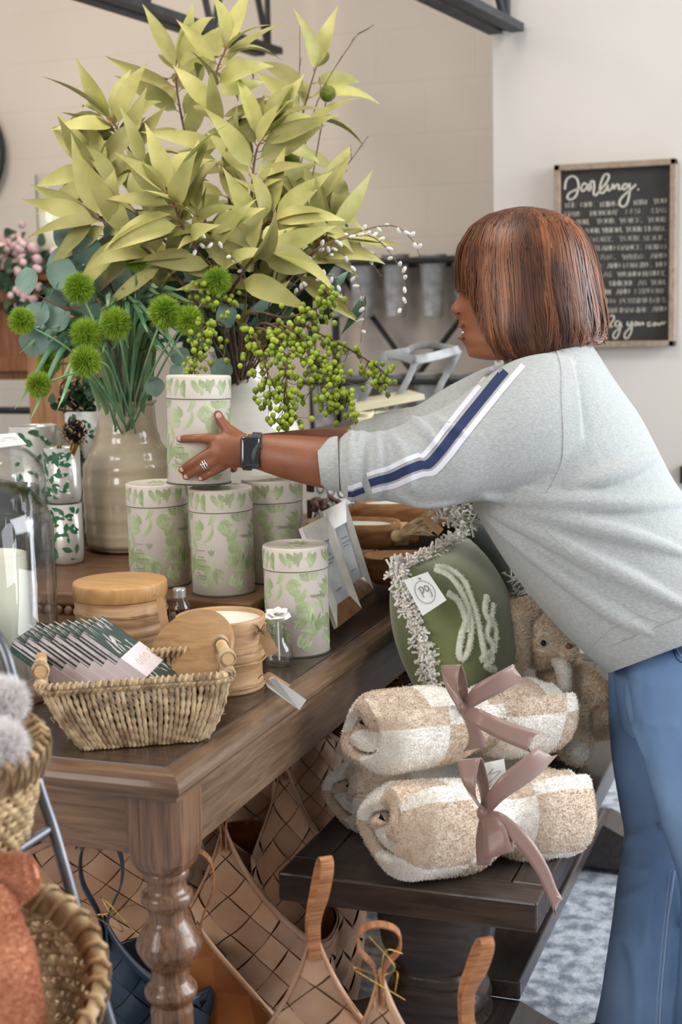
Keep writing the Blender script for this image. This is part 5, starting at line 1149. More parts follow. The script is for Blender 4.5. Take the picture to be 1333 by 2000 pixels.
cu = PD(-95, 1455, 1.50); willow_basket(cu, .092, .14, ZA-FH*.10+RT*.10, 'upper round willow basket on the metal stand, holding white fluff')
cl_ = PD(-35, 1905, 1.44); cl_r, PL_ = willow_basket(cl_, .118, .13, ZA*.80-FH*.42+RT*.20, 'lower round willow basket on the metal stand, holding a terracotta fleece')
def fluff(c, r, mt, label, cat, n, L, name, grp=None):
    MB().ball(c, r, 20, 14).fuzz(n, L, .0006, jit=.6, tv=.08).build(name, M[mt], label=label, cat=cat, group=grp)
fluff(PD(2, 1372, 1.50), (.020, .022, .020), 'pom', 'upper white fluffy ball at the left edge, above the upper basket', 'fluffy ball', 7000, .012, 'fluffy_ball')
fluff(PD(-5, 1460, 1.46), (.024, .022, .022), 'pom', 'lower white fluffy ball resting inside the upper basket', 'fluffy ball', 7000, .012, 'fluffy_ball')
of = thing('terracotta_fleece', PD(0, 1950, 1.42), 'terracotta teddy fleece rolled up in the lower basket', 'fleece')
def fleece(pts, nf, nm):
    P = crv([V(*PD(x, y, d), r) for x, y, d, r in pts], 7); path = [p[:3] for p in P]; rad = [p[3] for p in P]; d0 = unit(path[1]-path[0]); d1 = unit(path[-1]-path[-2])
    path = [path[0]-d0*rad[0]*.7, path[0]-d0*rad[0]*.45]+path+[path[-1]+d1*rad[-1]*.45, path[-1]+d1*rad[-1]*.7]; rad = [rad[0]*.35, rad[0]*.8]+rad+[rad[-1]*.8, rad[-1]*.35]
    MB().tube(path, rad, 22).fuzz(nf*2, .0034, .0006, jit=.6, tv=.10).build(nm, M['orange'], of)
fleece([(-60, 1738, 1.46, .028), (10, 1722, 1.46, .027), (42, 1712, 1.46, .023)], 9000, 'rolled_edge')
fleece([(-30, 1770, 1.43, .03), (-30, 1860, 1.40, .045), (-10, 1950, 1.38, .042), (-10, 2060, 1.38, .03)], 14000, 'folded_layer')
fleece([(10, 1900, 1.46, .03), (20, 1960, 1.44, .032), (30, 2050, 1.43, .03)], 7000, 'folded_layer')
# ================================================================ BACKGROUND
# bucket rack on the back wall
YB = 5.32
def PB(x, y, Y=YB): return PY(x, y, Y)
rk = thing('bucket_rack', PB(770, 700), 'black iron wall rack with braces holding two rows of zinc buckets', 'rack')
zt, zl2 = PB(780, 512)[2], PB(780, 744)[2]
xl, xr = PB(600, 512)[0], PB(990, 512)[0]
for z in (zt, zl2): 
    MB().tube([V(xl, YB-.09, z), V(xr, YB-.09, z)], .011, 8).build('front_bar', M['black'], rk)
    MB().b2((xl, YB+.06, z-.02), (xr, YB+.16, z+.02)).build('back_bar', M['black'], rk)
for x in (600, 648, 985): MB().b2((PB(x, 600)[0]-.012, YB+.03, PB(x, 860)[2]), (PB(x, 600)[0]+.012, YB+.055, zt+.02)).build('upright', M['black'], rk)
for a, b in (((648, 520), (850, 800)), ((990, 500), (800, 745)), ((650, 700), (600, 860)), ((610, 700), (660, 870))): MB().tube([PB(*a)+V(0, .05, 0), PB(*b)+V(0, .05, 0)], .011, 8).build('brace', M['black'], rk)
def bucket(x, yt, yb, w, label):
    c_ = PB(x, yb, YB-.0); h = PB(x, yt, YB)[2]-c_[2]; k = (c_-CAM)@FW/FPX; R = w*k/2; c_ = V(c_[0], YB-.02, c_[2])
    root = thing('zinc_bucket', c_, label, 'bucket', 'zinc buckets on the wall rack')
    MB().lathe([(.001, 0), (R*.68, 0), (R*.7, .006), (R*.93, h-.006), (R, h-.004), (R*1.02, h), (R*.99, h), (R*.9, h-.01), (R*.68, .01)], c_, 32).build('bucket_wall', M['galv'], root)
    MB().lathe([(R*.965, h*.84), (R*.99, h*.85), (R*.975, h*.86)], c_, 32).build('rolled_bead', M['galv'], root)
for i, (x, wd_) in enumerate(((656, 'first'), (713, 'second'), (778, 'third'), (850, 'fourth'))): bucket(x, 497, 619, 56, f'zinc bucket in the upper rack row, {wd_} from the left')
bucket(915, 497, 619, 56, 'zinc bucket in the upper rack row, nearest the person')
for i, (x, wd_) in enumerate(((640, 'leftmost, behind the berries'), (705, 'second, behind the whitewashed rack'), (775, 'third, between the rack bars'), (840, 'fourth, right of the rack bars'), (906, 'last one, beside the shoulder'))): bucket(x, 728, 850, 56, f'zinc bucket in the lower rack row, {wd_}')
# whitewashed rack (basket frame with two arched ends)
ww = thing('whitewashed_caddy', PD(780, 800, 3.5), 'whitewashed metal caddy with arched ends standing over the cream carton', 'caddy')
def strap(pts, w, nm, wv=None):
    P = crv([PD(*p) for p in pts], 6); wv = UP if wv is None else wv; m = MB(); rows = []
    for i, p in enumerate(P):
        d = unit(P[min(i+1, len(P)-1)]-P[max(i-1, 0)]); s_ = unit(np.cross(d, FW)); rows.append([p+s_*w-FW*.012, p-s_*w-FW*.012, p-s_*w+FW*.012, p+s_*w+FW*.012])
    m.loft(rows); m.build(nm, M['wash'], ww, bevel=.002)
strap([(700, 795, 3.45), (722, 750, 3.45), (746, 705, 3.45), (756, 694, 3.45), (780, 695, 3.45), (812, 706, 3.45)], .010, 'end_frame')
strap([(812, 706, 3.45), (795, 745, 3.45), (770, 790, 3.45), (755, 830, 3.45)], .008, 'end_frame')
strap([(745, 800, 3.55), (752, 775, 3.55), (745, 760, 3.55)], .008, 'end_frame')
strap([(810, 704, 3.45), (850, 696, 3.52), (897, 683, 3.6)], .011, 'side_rail')
strap([(790, 688, 3.75), (815, 677, 3.75), (845, 675, 3.72), (880, 680, 3.65), (897, 685, 3.6)], .008, 'side_rail')
strap([(756, 694, 3.45), (775, 688, 3.6), (800, 684, 3.75)], .008, 'side_rail')
strap([(897, 683, 3.6), (882, 715, 3.6), (862, 750, 3.6), (838, 800, 3.6)], .008, 'end_frame')
# cream carton
ec = PD(765, 805, 3.35); root = thing('cream_carton', ec, 'open cream carton with cup hollows standing under the whitewashed caddy', 'carton')
exc = unit(RT+ZA*.0); eyc = unit(np.cross(ZA, exc)); 
MB().box(ec-V(0, 0, .02), (.085, .075, .012), (unit(exc), eyc, ZA)).build('tray', M['cream_pl'], root, bevel=.004)
for i in range(4):
    for j in range(3): MB().lathe([(.012, -.03), (.019, 0), (.02, .006), (.018, .006), (.010, -.02)], ec+exc*(-.06+.04*i)+eyc*(-.045+.045*j)+V(0, 0, -.004), 14, cap0=True).build('cup', M['cream_pl'], root)
lidp = [PD(695, 800, 3.35), PD(830, 775, 3.35), PD(800, 766, 3.5), PD(690, 786, 3.5)]
card('lid', lidp, M['cream_pl'], parent=root, th=.006)
# crate on the table that carries the caddy and carton
zs = ec[2]-.034
sh = thing('wooden_crate', V(ec[0], ec[1], TZ), 'dark wooden crate on the table, carrying the whitewashed caddy and cream carton', 'crate')
for zz in np.arange(TZ+.03, zs-.02, .075):
    for a_, b_ in ((-1, 0), (1, 0)): MB().box(V(ec[0], ec[1]+.05+a_*.16, zz), (.17, .008, .028)).build('slat', M['bench_end'], sh, bevel=.002)
    for a_ in (-1, 1): MB().box(V(ec[0]+a_*.17, ec[1]+.05, zz), (.008, .16, .028)).build('slat', M['bench'], sh, bevel=.002)
MB().box(V(ec[0], ec[1]+.05, zs-.008), (.18, .17, .007)).build('top_board', M['bench_end'], sh, bevel=.002)
# sign
YS = 4.5-.03
def PSg(x, y, Y=YS): return PY(x, y, Y)
x0, x1 = PSg(1085, 500)[0], PSg(1321, 500)[0]; z1 = PSg(1320, 310)[2]; z0 = PSg(1320, 676)[2]
sg = thing('framed_sign', ((x0+x1)/2, YS, z0), 'framed charcoal wall sign with cream lettering beginning Darling', 'sign')
MB().b2((x0+.01, YS+.004, z0+.01), (x1-.01, YS+.02, z1-.01)).build('board', M['sign_bg'], sg)
fw = .018
for lo, hi in (((x0, z1-fw), (x1, z1)), ((x0, z0), (x1, z0+fw)), ((x0, z0), (x0+fw, z1)), ((x1-fw, z0), (x1, z1))): MB().b2((lo[0], YS-.018, lo[1]), (hi[0], YS+.02, hi[1])).build('frame_side', M['sign_fr'], sg, bevel=.002)
def cw_(x, y): return PSg(1080+x/5., 300+y/5., YS+.002)
m = MB()
words = [("THE", 115, 225, 500), ("ONE", 275, 400, 495), ("THING", 455, 635, 490), ("THAT", 785, 930, 472), ("YOU", 985, 1110, 462), ("HAVE", 120, 280, 590), ("NOBODY", 370, 635, 577), ("ELSE", 720, 885, 562), ("HAS", 975, 1110, 553), ("IS", 115, 180, 672), ("YOU.", 235, 355, 667), ("YOUR", 430, 605, 657), ("VOICE.", 655, 870, 650), ("YOUR", 930, 1110, 643), ("MIND.", 115, 265, 760), ("YOUR", 300, 460, 752), ("VISION.", 485, 680, 745), ("YOUR", 715, 875, 738), ("HEART.", 905, 1110, 730), ("STORY.", 355, 585, 835), ("YOUR", 650, 850, 826), ("SOUL.", 890, 1105, 822), ("LAUGH", 270, 455, 925), ("AND", 480, 610, 920), ("DANCE.", 640, 870, 915), ("BUILD", 915, 1110, 910), ("CREATE.", 340, 610, 1010), ("WRITE", 680, 900, 1005), ("AND", 960, 1110, 995), ("LOVE", 330, 495, 1098), ("AND", 535, 660, 1092), ("FORGIVE.", 695, 965, 1087), ("NO", 1015, 1110, 1080), ("AS", 495, 575, 1180), ("WONDERFULLY.", 635, 1105, 1172), ("UNIQUE", 560, 790, 1265), ("AS", 835, 915, 1260), ("YOU.", 960, 1105, 1256), ("OUT", 480, 575, 1350), ("AND", 625, 755, 1345), ("EXPLORE", 805, 1105, 1340), ("BUILD", 430, 610, 1440), ("POSSIBILITIES", 660, 1105, 1432), ("CAN", 500, 625, 1530), ("IMAGINE", 660, 930, 1525), ("AND", 975, 1110, 1515)]
for w_, xa, xb, yc in words:
    v_, f_ = text_mesh(w_, 1.); xs = [p[0] for p in v_]; xmn, xmx = min(xs), max(xs); A = cw_(xa, yc); B_ = cw_(xb, yc); hgt = np.linalg.norm(cw_(xb, yc-27)-cw_(xb, yc+27))
    zc = cw_((xa+xb)/2, yc)[2]
    for off in ((0, 0), (.0012, 0), (-.0012, 0)):
        m.add([V(A[0]+(B_[0]-A[0])*(x-xmn)/(xmx-xmn)+off[0], YS+.0020, zc+(y-.36)/.72*hgt) for x, y in v_], f_, 0, 0, False)
m.build('lettering', M['letter'], sg)
m = MB()
scr = [[(118, 350), (128, 275), (155, 235), (200, 222), (240, 255), (252, 330), (225, 415), (175, 450), (142, 430), (165, 385), (235, 350), (290, 320)],
 [(340, 315), (310, 290), (280, 330), (290, 368), (325, 345), (345, 300), (350, 360), (375, 350)], [(375, 350), (370, 280), (400, 275), (405, 330), (400, 395), (425, 405), (460, 360), (520, 290), (550, 225), (530, 200), (495, 225), (465, 310), (460, 375), (490, 385), (525, 345)],
 [(525, 345), (535, 305), (540, 360), (570, 350)], [(575, 350), (590, 300), (600, 345), (625, 305), (645, 310), (648, 350), (675, 340)], [(735, 305), (700, 300), (680, 335), (700, 352), (735, 320), (752, 300), (748, 400), (725, 490), (685, 520), (655, 500), (660, 450), (710, 395), (775, 340), (815, 300)], [(830, 350), (842, 356)],
 [(560, 1590), (590, 1585), (600, 1610), (570, 1660), (560, 1690), (590, 1690)], [(655, 1640), (620, 1640), (610, 1680), (640, 1685), (665, 1650), (655, 1730), (625, 1800), (595, 1800), (600, 1750), (680, 1680)],
 [(735, 1640), (730, 1675), (755, 1680), (775, 1640), (770, 1730), (735, 1800), (705, 1800), (710, 1750), (790, 1670)], [(800, 1665), (815, 1645), (830, 1670), (805, 1680), (800, 1660)], [(845, 1645), (850, 1680), (880, 1650), (888, 1678)], [(960, 1650), (930, 1655), (935, 1685), (970, 1675)], [(1010, 1650), (985, 1660), (990, 1685), (1015, 1660), (1025, 1680)], [(1035, 1650), (1045, 1680), (1070, 1645), (1080, 1670), (1105, 1640)]]
for i, s_ in enumerate(scr): m.tube(crv([cw_(x, y) for x, y in s_], 6), .0034 if i < 7 else .0026, 6, flat=1.)
m.build('script_lettering', M['letter'], sg)
# cabinet with pink flowers, candle, clock
YC = 4.3
def PC(x, y, Y=YC): return PY(x, y, Y)
cb = thing('pine_cabinet', PC(20, 700)*V(1, 1, 0), 'orange pine cabinet at the far left behind the bouquet', 'cabinet')
xa, xb = PC(-260, 600)[0], PC(112, 600)[0]; zt_ = PC(60, 532)[2]; zb_ = PC(60, 742)[2]
MB().b2((xa-.02, YC-.02, zt_-.03), (xb+.02, YC+.45, zt_)).build('top_board', M['cab'], cb, bevel=.006)
MB().b2((xa, YC+.02, zb_), (xb, YC+.43, zt_-.03)).build('case', M['cab'], cb)
for u, v in ((0, .48), (.52, 1)):
    X0, X1 = xa+(xb-xa)*u+.01, xa+(xb-xa)*v-.01
    d_ = MB().b2((X0, YC-.002, zb_+.03), (X1, YC+.02, zt_-.05)).build('door', M['cab'], cb, bevel=.003)
    for lo, hi in (((X0, zt_-.10), (X1, zt_-.05)), ((X0, zb_+.03), (X1, zb_+.08)), ((X0, zb_+.03), (X0+.05, zt_-.05)), ((X1-.05, zb_+.03), (X1, zt_-.05))): MB().b2((lo[0], YC-.014, lo[1]), (hi[0], YC-.002, hi[1])).build('door_frame', M['cab'], d_, bevel=.003)
for x in (xa+.03, xb-.03): MB().b2((x-.03, YC, 0), (x+.03, YC+.06, zb_)).build('leg', M['cab2'], cb, bevel=.004)
MB().b2((xa, YC+.1, .25), (xb, YC+.43, .29)).build('lower_shelf', M['cab2'], cb)
# pale pine shutters / crates behind the tumblers
pp = thing('pine_shelf_unit', PC(160, 860, 4.0)*V(1, 1, 0), 'pale pine shelf unit with upright posts behind the tumblers', 'shelf')
for x, w_ in ((68, .03), (100, .04), (150, .05), (205, .025)): MB().b2((PC(x, 700, 4.)[0]-w_, 4.0, 0), (PC(x, 700, 4.)[0]+w_, 4.05, PC(x, 690, 4.)[2]+.12)).build('post', M['cab2'], pp, bevel=.004)
for y in (700, 905): MB().b2((PC(60, 700, 4.)[0], 4.005, PC(60, y+20, 4.)[2]-.02), (PC(215, 700, 4.)[0], 4.045, PC(60, y+20, 4.)[2]+.02)).build('shelf_rail', M['cab2'], pp, bevel=.003)
MB().tube([PC(-200, 800, 4.1), PC(62, 802, 4.1)], .012, 8).build('black_rail', M['black'], label='thin black metal rail left of the pine shelf unit', cat='rail')
m = MB(); m2 = MB()
for i in range(170):
    p = PC(random.gauss(20, 34), random.gauss(512, 26), random.uniform(4.3, 4.6)); m.ball(p, random.uniform(.012, .022), 7, 5, t=random.uniform(-.3, .3))
for i in range(60): m.ball(PC(50+random.gauss(0, 12), 560+random.gauss(0, 34), 4.25), .013, 7, 5, t=random.uniform(-.3, .3))
for i in range(420):
    p = PC(random.gauss(40, 60), random.gauss(560, 34), random.uniform(4.22, 4.6)); leaf(m2, p, rv()+ZA*.3, .06, .016, .6, .2, 0, random.uniform(-.4, .5), -FW+rv(.4))
fl = thing('pink_flower_bunch', PC(20, 560), 'dusty pink blossoms with green leaves on the pine cabinet at far left', 'flowers')
m.build('blossoms', M['pink'], fl, kind='stuff'); m2.build('foliage', M['dkgreen'], fl, kind='stuff')
root = thing('pillar_candle', PC(112, 500, 4.5), 'large ivory pillar candle in a tall glass on the pine cabinet', 'candle')
cp = PC(112, 505, 4.5); kc = 4.6/FPX; zc_ = zt_; hc = PC(112, 392, 4.5)[2]-zc_
MB().lathe([(.001, 0), (36*kc, 0), (36*kc, hc), (33*kc, hc+.002), (.001, hc-.004)], (cp[0], cp[1], zc_), 40).build('wax', M['wax'], root)
MB().lathe([(39*kc, 0), (39*kc, hc+.09), (38*kc, hc+.09), (38*kc, .002)], (cp[0], cp[1], zc_), 40).build('glass_sleeve', M['glass'], root)
ck = thing('wall_clock', PY(-90, 300, 5.44), 'large black ringed round wall clock cut by the left edge', 'clock')
kc = 5.9/FPX; cc = PY(-92, 300, 5.45); R = 112*((cc-CAM)@FW)/FPX
MB().tube([cc+R*V(cos(a), 0, sin(a)) for a in np.linspace(0, 2*pi, 65)[:-1]], .014, 8, loop=True).build('outer_ring', M['black'], ck)
MB().tube([cc+R*.72*V(cos(a), 0, sin(a)) for a in np.linspace(0, 2*pi, 65)[:-1]], .008, 8, loop=True).build('inner_ring', M['black'], ck)
for i in range(12): a = 2*pi*i/12+.07; MB().tube([cc+R*.72*V(cos(a), 0, sin(a)), cc+R*V(cos(a), 0, sin(a))], .009, 6).build('hour_bar', M['black'], ck)
# assumed, unseen strings of small warm bulbs under the ceiling in front of the table (added for reflections on the glazed jars)
sl = thing('assumed_string_lights', (-1.0, -.2, 2.7), 'assumed unseen strings of small warm bulbs, added for reflections on the cream jar', 'string lights')
M['bulb'] = mat('warm_bulb', (1., .85, .62), rough=.5, emit=26.)
for q_ in range(4):
    cpath = [V(-2.6+.85*q_+.1*sin(i), -1.4+i*.28, 2.75-.16*sin(pi*(i % 5)/4.)) for i in range(9)]
    MB().tube(cpath, .004, 5).build('cable', M['black'], sl)
    for p in cpath: MB().ball(p-V(0, 0, .03), .02, 8, 6).build('bulb', M['bulb'], sl)
# pale wall cabinet block at far left background right of frame: small dark switch
MB().b2((PSg(1328, 930)[0], 4.48, PSg(1328, 945)[2]), (PSg(1350, 930)[0], 4.5, PSg(1328, 912)[2])).build('wall_outlet', M['black'], label='small dark wall outlet at the right edge behind the back', cat='outlet')
# ================================================================ PERSON
from mathutils.bvhtree import BVHTree
per = thing('person', PZ(1290, 2080, 0), 'person in a grey striped sweatshirt and jeans bending to place a canister', 'person')
def R2(ax_, ay, bx, by, d, w, n=28, ex_=1., tl=False):
    """ring with silhouette points A and B in the picture, half depth w"""
    A = PD(ax_, ay, d); B_ = PD(bx, by, d); c = (A+B_)/2; h = (A-B_)/2; out = []; nv = unit(c-CAM) if tl else FH
    for k in range(n):
        t = 2*pi*k/n; ct, s_ = cos(t), sin(t); ct = np.sign(ct)*abs(ct)**ex_; s_ = np.sign(s_)*abs(s_)**ex_
        out.append(c+h*ct-nv*w*s_)
    return out
def interp(rows, n=4):
    P = crv([V(*r) for r in rows], n); return [tuple(p) for p in P]
def body_loft(m, rows, n=28, sub=4, ex_=1., tl=False, **k): return m.loft([R2(*r, n=n, ex_=ex_, tl=tl) for r in interp(rows, sub)], **k)
def remesh(o, vox, sm=4, fac=.5):
    r = o.modifiers.new('remesh', 'REMESH'); r.mode = 'VOXEL'; r.voxel_size = vox; r.use_smooth_shade = True
    s_ = o.modifiers.new('smooth', 'SMOOTH'); s_.iterations = sm; s_.factor = fac
def baked(o, name):
    """evaluate modifiers into plain mesh data"""
    dg = bpy.context.evaluated_depsgraph_get(); dg.update(); me = bpy.data.meshes.new_from_object(o.evaluated_get(dg)); me.name = name
    o.modifiers.clear(); o.data = me
    for p in me.polygons: p.use_smooth = True
    return me
def bvh_of(o):
    off = np.array(rootloc(o)); v = [Vector((np.array(p.co)+off).tolist()) for p in o.data.vertices]; return BVHTree.FromPolygons(v, [tuple(p.vertices) for p in o.data.polygons])
def hit(b, x, y):
    q = ray(x, y); r = b.ray_cast(Vector(CAM.tolist()), Vector(unit(q).tolist())); return None if r[0] is None else np.array(r[0])
# --- skin body
m = MB()
HD = 2.52
prof = [(703, 944, 985, .020), (698, 918, 1015, .038), (690, 913, 1045, .048), (678, 911, 1065, .055), (668, 906, 1078, .059), (661, 905, 1084, .061), (654, 905, 1088, .062), (648, 905, 1092, .063), (642, 904, 1096, .064), (634, 903, 1100, .065), (626, 902, 1104, .067), (618, 900, 1108, .068), (610, 900, 1112, .069), (602, 899, 1115, .07), (594, 900, 1118, .071), (585, 901, 1121, .072), (576, 901, 1124, .072), (566, 898, 1127, .073), (550, 895, 1130, .074), (525, 894, 1132, .075), (495, 899, 1128, .074), (465, 917, 1112, .068), (442, 948, 1085, .055), (428, 985, 1050, .03)]
rings = []
for y, xf, xb_, w in prof:
    nose = 22*exp(-((y-604)/15.)**2) if y >= 604 else 21*exp(-((y-604)/21.)**2); r = []
    lipf = 9*exp(-((y-635)/6.)**2)+8*exp(-((y-661)/6.5)**2)
    for k in range(72):
        t = 2*pi*k/72; t = t if t < pi else t-2*pi; xx = (xf+xb_)/2-(xb_-xf)/2*cos(t)-nose*exp(-(t/.15)**2)-lipf*exp(-(t/.36)**2)
        dep = w*sin(t)*(1-.16*max(0, cos(t))); 
        if 575 < y < 592: xx += 5*exp(-((abs(t)-.38)/.16)**2)
        r.append(PD(xx, y, HD)-FH*dep)
    rings.append(r)
m.loft(rings)
body_loft(m, [(985, 640, 1090, 640, 2.53, .052), (985, 690, 1100, 670, 2.54, .055), (1000, 740, 1120, 710, 2.55, .06), (1030, 790, 1160, 760, 2.55, .08)])
body_loft(m, [(1140, 740, 1040, 830, 2.55, .12), (1220, 850, 1050, 960, 2.55, .13), (1300, 960, 1130, 1090, 2.55, .13), (1430, 1110, 1260, 1250, 2.55, .14), (1450, 1200, 1300, 1330, 2.55, .14)])
# near arm
def limb(m, rows, n=24): body_loft(m, rows, n=n)
limb(m, [(1080, 780, 1080, 900, 2.44, .05), (980, 800, 975, 910, 2.42, .048), (860, 840, 855, 945, 2.40, .045), (760, 862, 756, 962, 2.385, .042), (700, 858, 698, 962, 2.38, .042), (640, 854, 632, 954, 2.38, .040), (580, 850, 566, 938, 2.38, .034), (535, 849, 525, 925, 2.385, .028), (505, 848, 498, 916, 2.39, .022), (478, 847, 472, 914, 2.392, .019), (452, 846, 452, 914, 2.390, .018), (430, 846, 434, 911, 2.386, .016), (412, 850, 418, 905, 2.385, .013)])
def finger(m, pts, n=12):
    P = crv([V(*PD(x, y, d), r) for x, y, d, r in pts], 5); path = [p[:3] for p in P]; rad = [p[3] for p in P]
    d1 = unit(path[-1]-path[-2]); r0 = rad[-1]
    path += [path[-1]+d1*r0*.55, path[-1]+d1*r0*.9]; rad += [r0*.78, r0*.32]
    m.tube(path, rad, n)
finger(m, [(430, 860, 2.392, .0105), (408, 857, 2.381, .0095), (388, 856, 2.374, .0080), (368, 857, 2.380, .0076), (351, 858, 2.392, .0066)])
finger(m, [(432, 875, 2.392, .0105), (408, 885, 2.380, .0092), (387, 897, 2.373, .0082), (368, 909, 2.378, .0078), (355, 918, 2.392, .0066)])
finger(m, [(436, 890, 2.392, .0100), (416, 901, 2.382, .0086), (397, 911, 2.376, .0080), (377, 923, 2.381, .0074), (363, 932, 2.392, .0064)])
finger(m, [(446, 903, 2.395, .0090), (430, 914, 2.388, .0078), (414, 923, 2.384, .0070), (399, 931, 2.388, .0064), (391, 935, 2.394, .0056)])
finger(m, [(470, 858, 2.395, .013), (455, 848, 2.394, .0125), (441, 834, 2.395, .0098), (431, 820, 2.397, .0086), (426, 809, 2.398, .0078)])
# far arm and hand
limb(m, [(1030, 770, 1040, 860, 2.72, .05), (900, 800, 905, 890, 2.68, .045), (780, 825, 780, 905, 2.64, .04), (690, 834, 690, 895, 2.61, .034), (600, 838, 598, 890, 2.58, .028), (520, 846, 518, 896, 2.55, .022), (480, 850, 482, 905, 2.54, .019), (450, 850, 455, 912, 2.535, .016), (425, 853, 430, 910, 2.532, .013)])
for dy, ln in ((862, 62), (876, 70), (889, 64), (902, 50)): finger(m, [(440, dy, 2.535, .010), (415, dy+3, 2.530, .009), (415-ln*.55, dy+8, 2.524, .008), (415-ln, dy+12, 2.512, .0066)])
finger(m, [(470, 858, 2.53, .012), (450, 845, 2.525, .010), (432, 832, 2.52, .008)])
finger(m, [(456, 905, 2.52, .010), (456, 916, 2.51, .008)])
body = m.build('body', M['skin'], per); remesh(body, .0032, 3, .5); baked(body, 'body'); bb = bvh_of(body)
# nails, lips, eye
def nail(x, y, dx, dy, w=.0042, L=.0085):
    p = hit(bb, x, y)
    if p is None: return
    d = unit(RT*dx-UP*dy); s_ = unit(np.cross(d, FW)); MB().ball(p-FW*.0002, (L/2, w, .0012), 12, 8, ax=(d, s_, FW)).build('fingernail', M['nail'], per)
nail(351, 857, -1, 0); nail(356, 917, -.8, .6); nail(364, 931, -.8, .6); nail(392, 934, -.7, .7, .0036); nail(427, 812, -.15, -1, .005, .011)
m = MB()
for yy, rr in ((637, .0042), (660, .0048)): m.tube(crv([PD(905, yy-2 if yy < 650 else yy+1, HD-.020), PD(898.5, yy, HD-.011), PD(897, yy, HD), PD(899, yy, HD+.01)], 5), rr*.62, 10)
m.build('lips', M['lip'], per)
MB().tube([PD(905, 649, HD-.012), PD(904, 649, HD+.004)], .0019, 8).build('teeth', M['petal'], per)
m = MB().tube(crv([PD(893, 570, HD-.030), PD(902, 567, HD-.040), PD(912, 570, HD-.046)], 4), .0010, 5); m.build('lashes_and_brow', M['hair_in'], per)
MB().ball(PD(895, 612, HD-.012), (.0028, .003, .002), 8, 6).build('nostril', M['hair_in'], per)
# --- sweatshirt
m = MB()
T_ = [(1120, 668, 1010, 700, 2.54, .07), (1142, 657, 985, 712, 2.54, .09), (1168, 690, 950, 770, 2.54, .15), (1203, 745, 925, 850, 2.54, .19), (1250, 812, 905, 930, 2.535, .205), (1286, 880, 925, 985, 2.53, .205), (1318, 940, 962, 1055, 2.53, .20), (1372, 1010, 1025, 1148, 2.53, .20), (1440, 1080, 1098, 1232, 2.53, .205), (1500, 1150, 1160, 1290, 2.53, .21), (1530, 1185, 1190, 1312, 2.53, .205)]
body_loft(m, T_, n=40, sub=5, ex_=.9, tl=True)
def sleeve(m, rows, rip, d_off=0, sub=6):
    R_ = interp(rows, sub); rings = []
    for i, r in enumerate(R_):
        ax_, ay, bx, by, d, w = r; k = rip(i/len(R_)); cx, cy_ = (ax_+bx)/2, (ay+by)/2
        ring = R2(cx+(ax_-cx)*(1+k), cy_+(ay-cy_)*(1+k), cx+(bx-cx)*(1+k), cy_+(by-cy_)*(1+k), d, w*(1+k), n=32)
        rings.append(ring)
    m.loft(rings)
NS_ = [(1110, 690, 1120, 950, 2.45, .12), (1060, 690, 1075, 962, 2.43, .125), (1000, 706, 1010, 968, 2.41, .12), (940, 745, 945, 975, 2.39, .105), (890, 782, 890, 985, 2.375, .095), (850, 804, 846, 994, 2.37, .085), (810, 818, 802, 988, 2.365, .078), (775, 834, 768, 980, 2.365, .070), (745, 842, 740, 978, 2.365, .066), (715, 843, 712, 978, 2.37, .063), (692, 840, 692, 980, 2.37, .064), (676, 845, 680, 976, 2.375, .062), (668, 856, 672, 966, 2.375, .054), (660, 862, 664, 956, 2.375, .048)]
fold_f = lambda k: (.075*sin(k*74)*max(0, (k-.50)/.50)**.8)
sleeve(m, NS_, fold_f)
FS_ = [(1040, 700, 1060, 900, 2.68, .11), (960, 715, 985, 900, 2.68, .10), (900, 742, 915, 900, 2.66, .085), (860, 764, 870, 905, 2.65, .075), (815, 792, 820, 905, 2.64, .068), (780, 798, 785, 903, 2.63, .062), (745, 806, 748, 900, 2.625, .056), (715, 820, 718, 898, 2.62, .05), (690, 826, 692, 896, 2.62, .046)]
sleeve(m, FS_, lambda k: .06*sin(k*60)*max(0, (k-.5)/.5)**.7)
tmp = MB(); tmp.v, tmp.f = m.v, m.f; bt = BVHTree.FromPolygons([Vector(v) for v in m.v], [f for f in m.f])
def fold(pts, r, sink=.12, taper=True):
    P = []
    for x, y in crv([V(*p) for p in pts], 6):
        h = hit(bt, x, y)
        if h is not None: P.append(h+FW*r*sink)
    if len(P) > 3:
        n = len(P); m.tube(P, [r*(.25+.75*sin(pi*(i+.5)/n)**.6) if taper else r for i in range(n)], 8)
# drapes running from the armpit to the hem and back
for pts, r in (([(940, 966), (1050, 974), (1200, 982), (1345, 985)], .020), ([(990, 992), (1090, 1010), (1220, 1045), (1345, 1085)], .019), ([(960, 996), (1050, 1035), (1170, 1100), (1345, 1190)], .021), ([(945, 1000), (1005, 1050), (1095, 1120), (1200, 1200), (1280, 1240)], .017), ([(935, 1015), (970, 1075), (1035, 1165), (1110, 1245)], .015), ([(1110, 950), (1200, 925), (1285, 890)], .018),
               ([(762, 842), (792, 890), (806, 960)], .012), ([(737, 844), (744, 900), (742, 968)], .010), ([(706, 846), (702, 900), (704, 970)], .009), ([(684, 852), (688, 910), (690, 965)], .007), ([(806, 816), (835, 845), (862, 880)], .013), ([(846, 812), (880, 835), (915, 850)], .009), ([(770, 960), (820, 985), (900, 980)], .008), ([(1090, 960), (1020, 968), (930, 976)], .007)): fold(pts, r)
sw = m.build('sweatshirt', M['sweat'], per); remesh(sw, .0042, 4, .5); baked(sw, 'sweatshirt'); sb = bvh_of(sw)
m = MB()
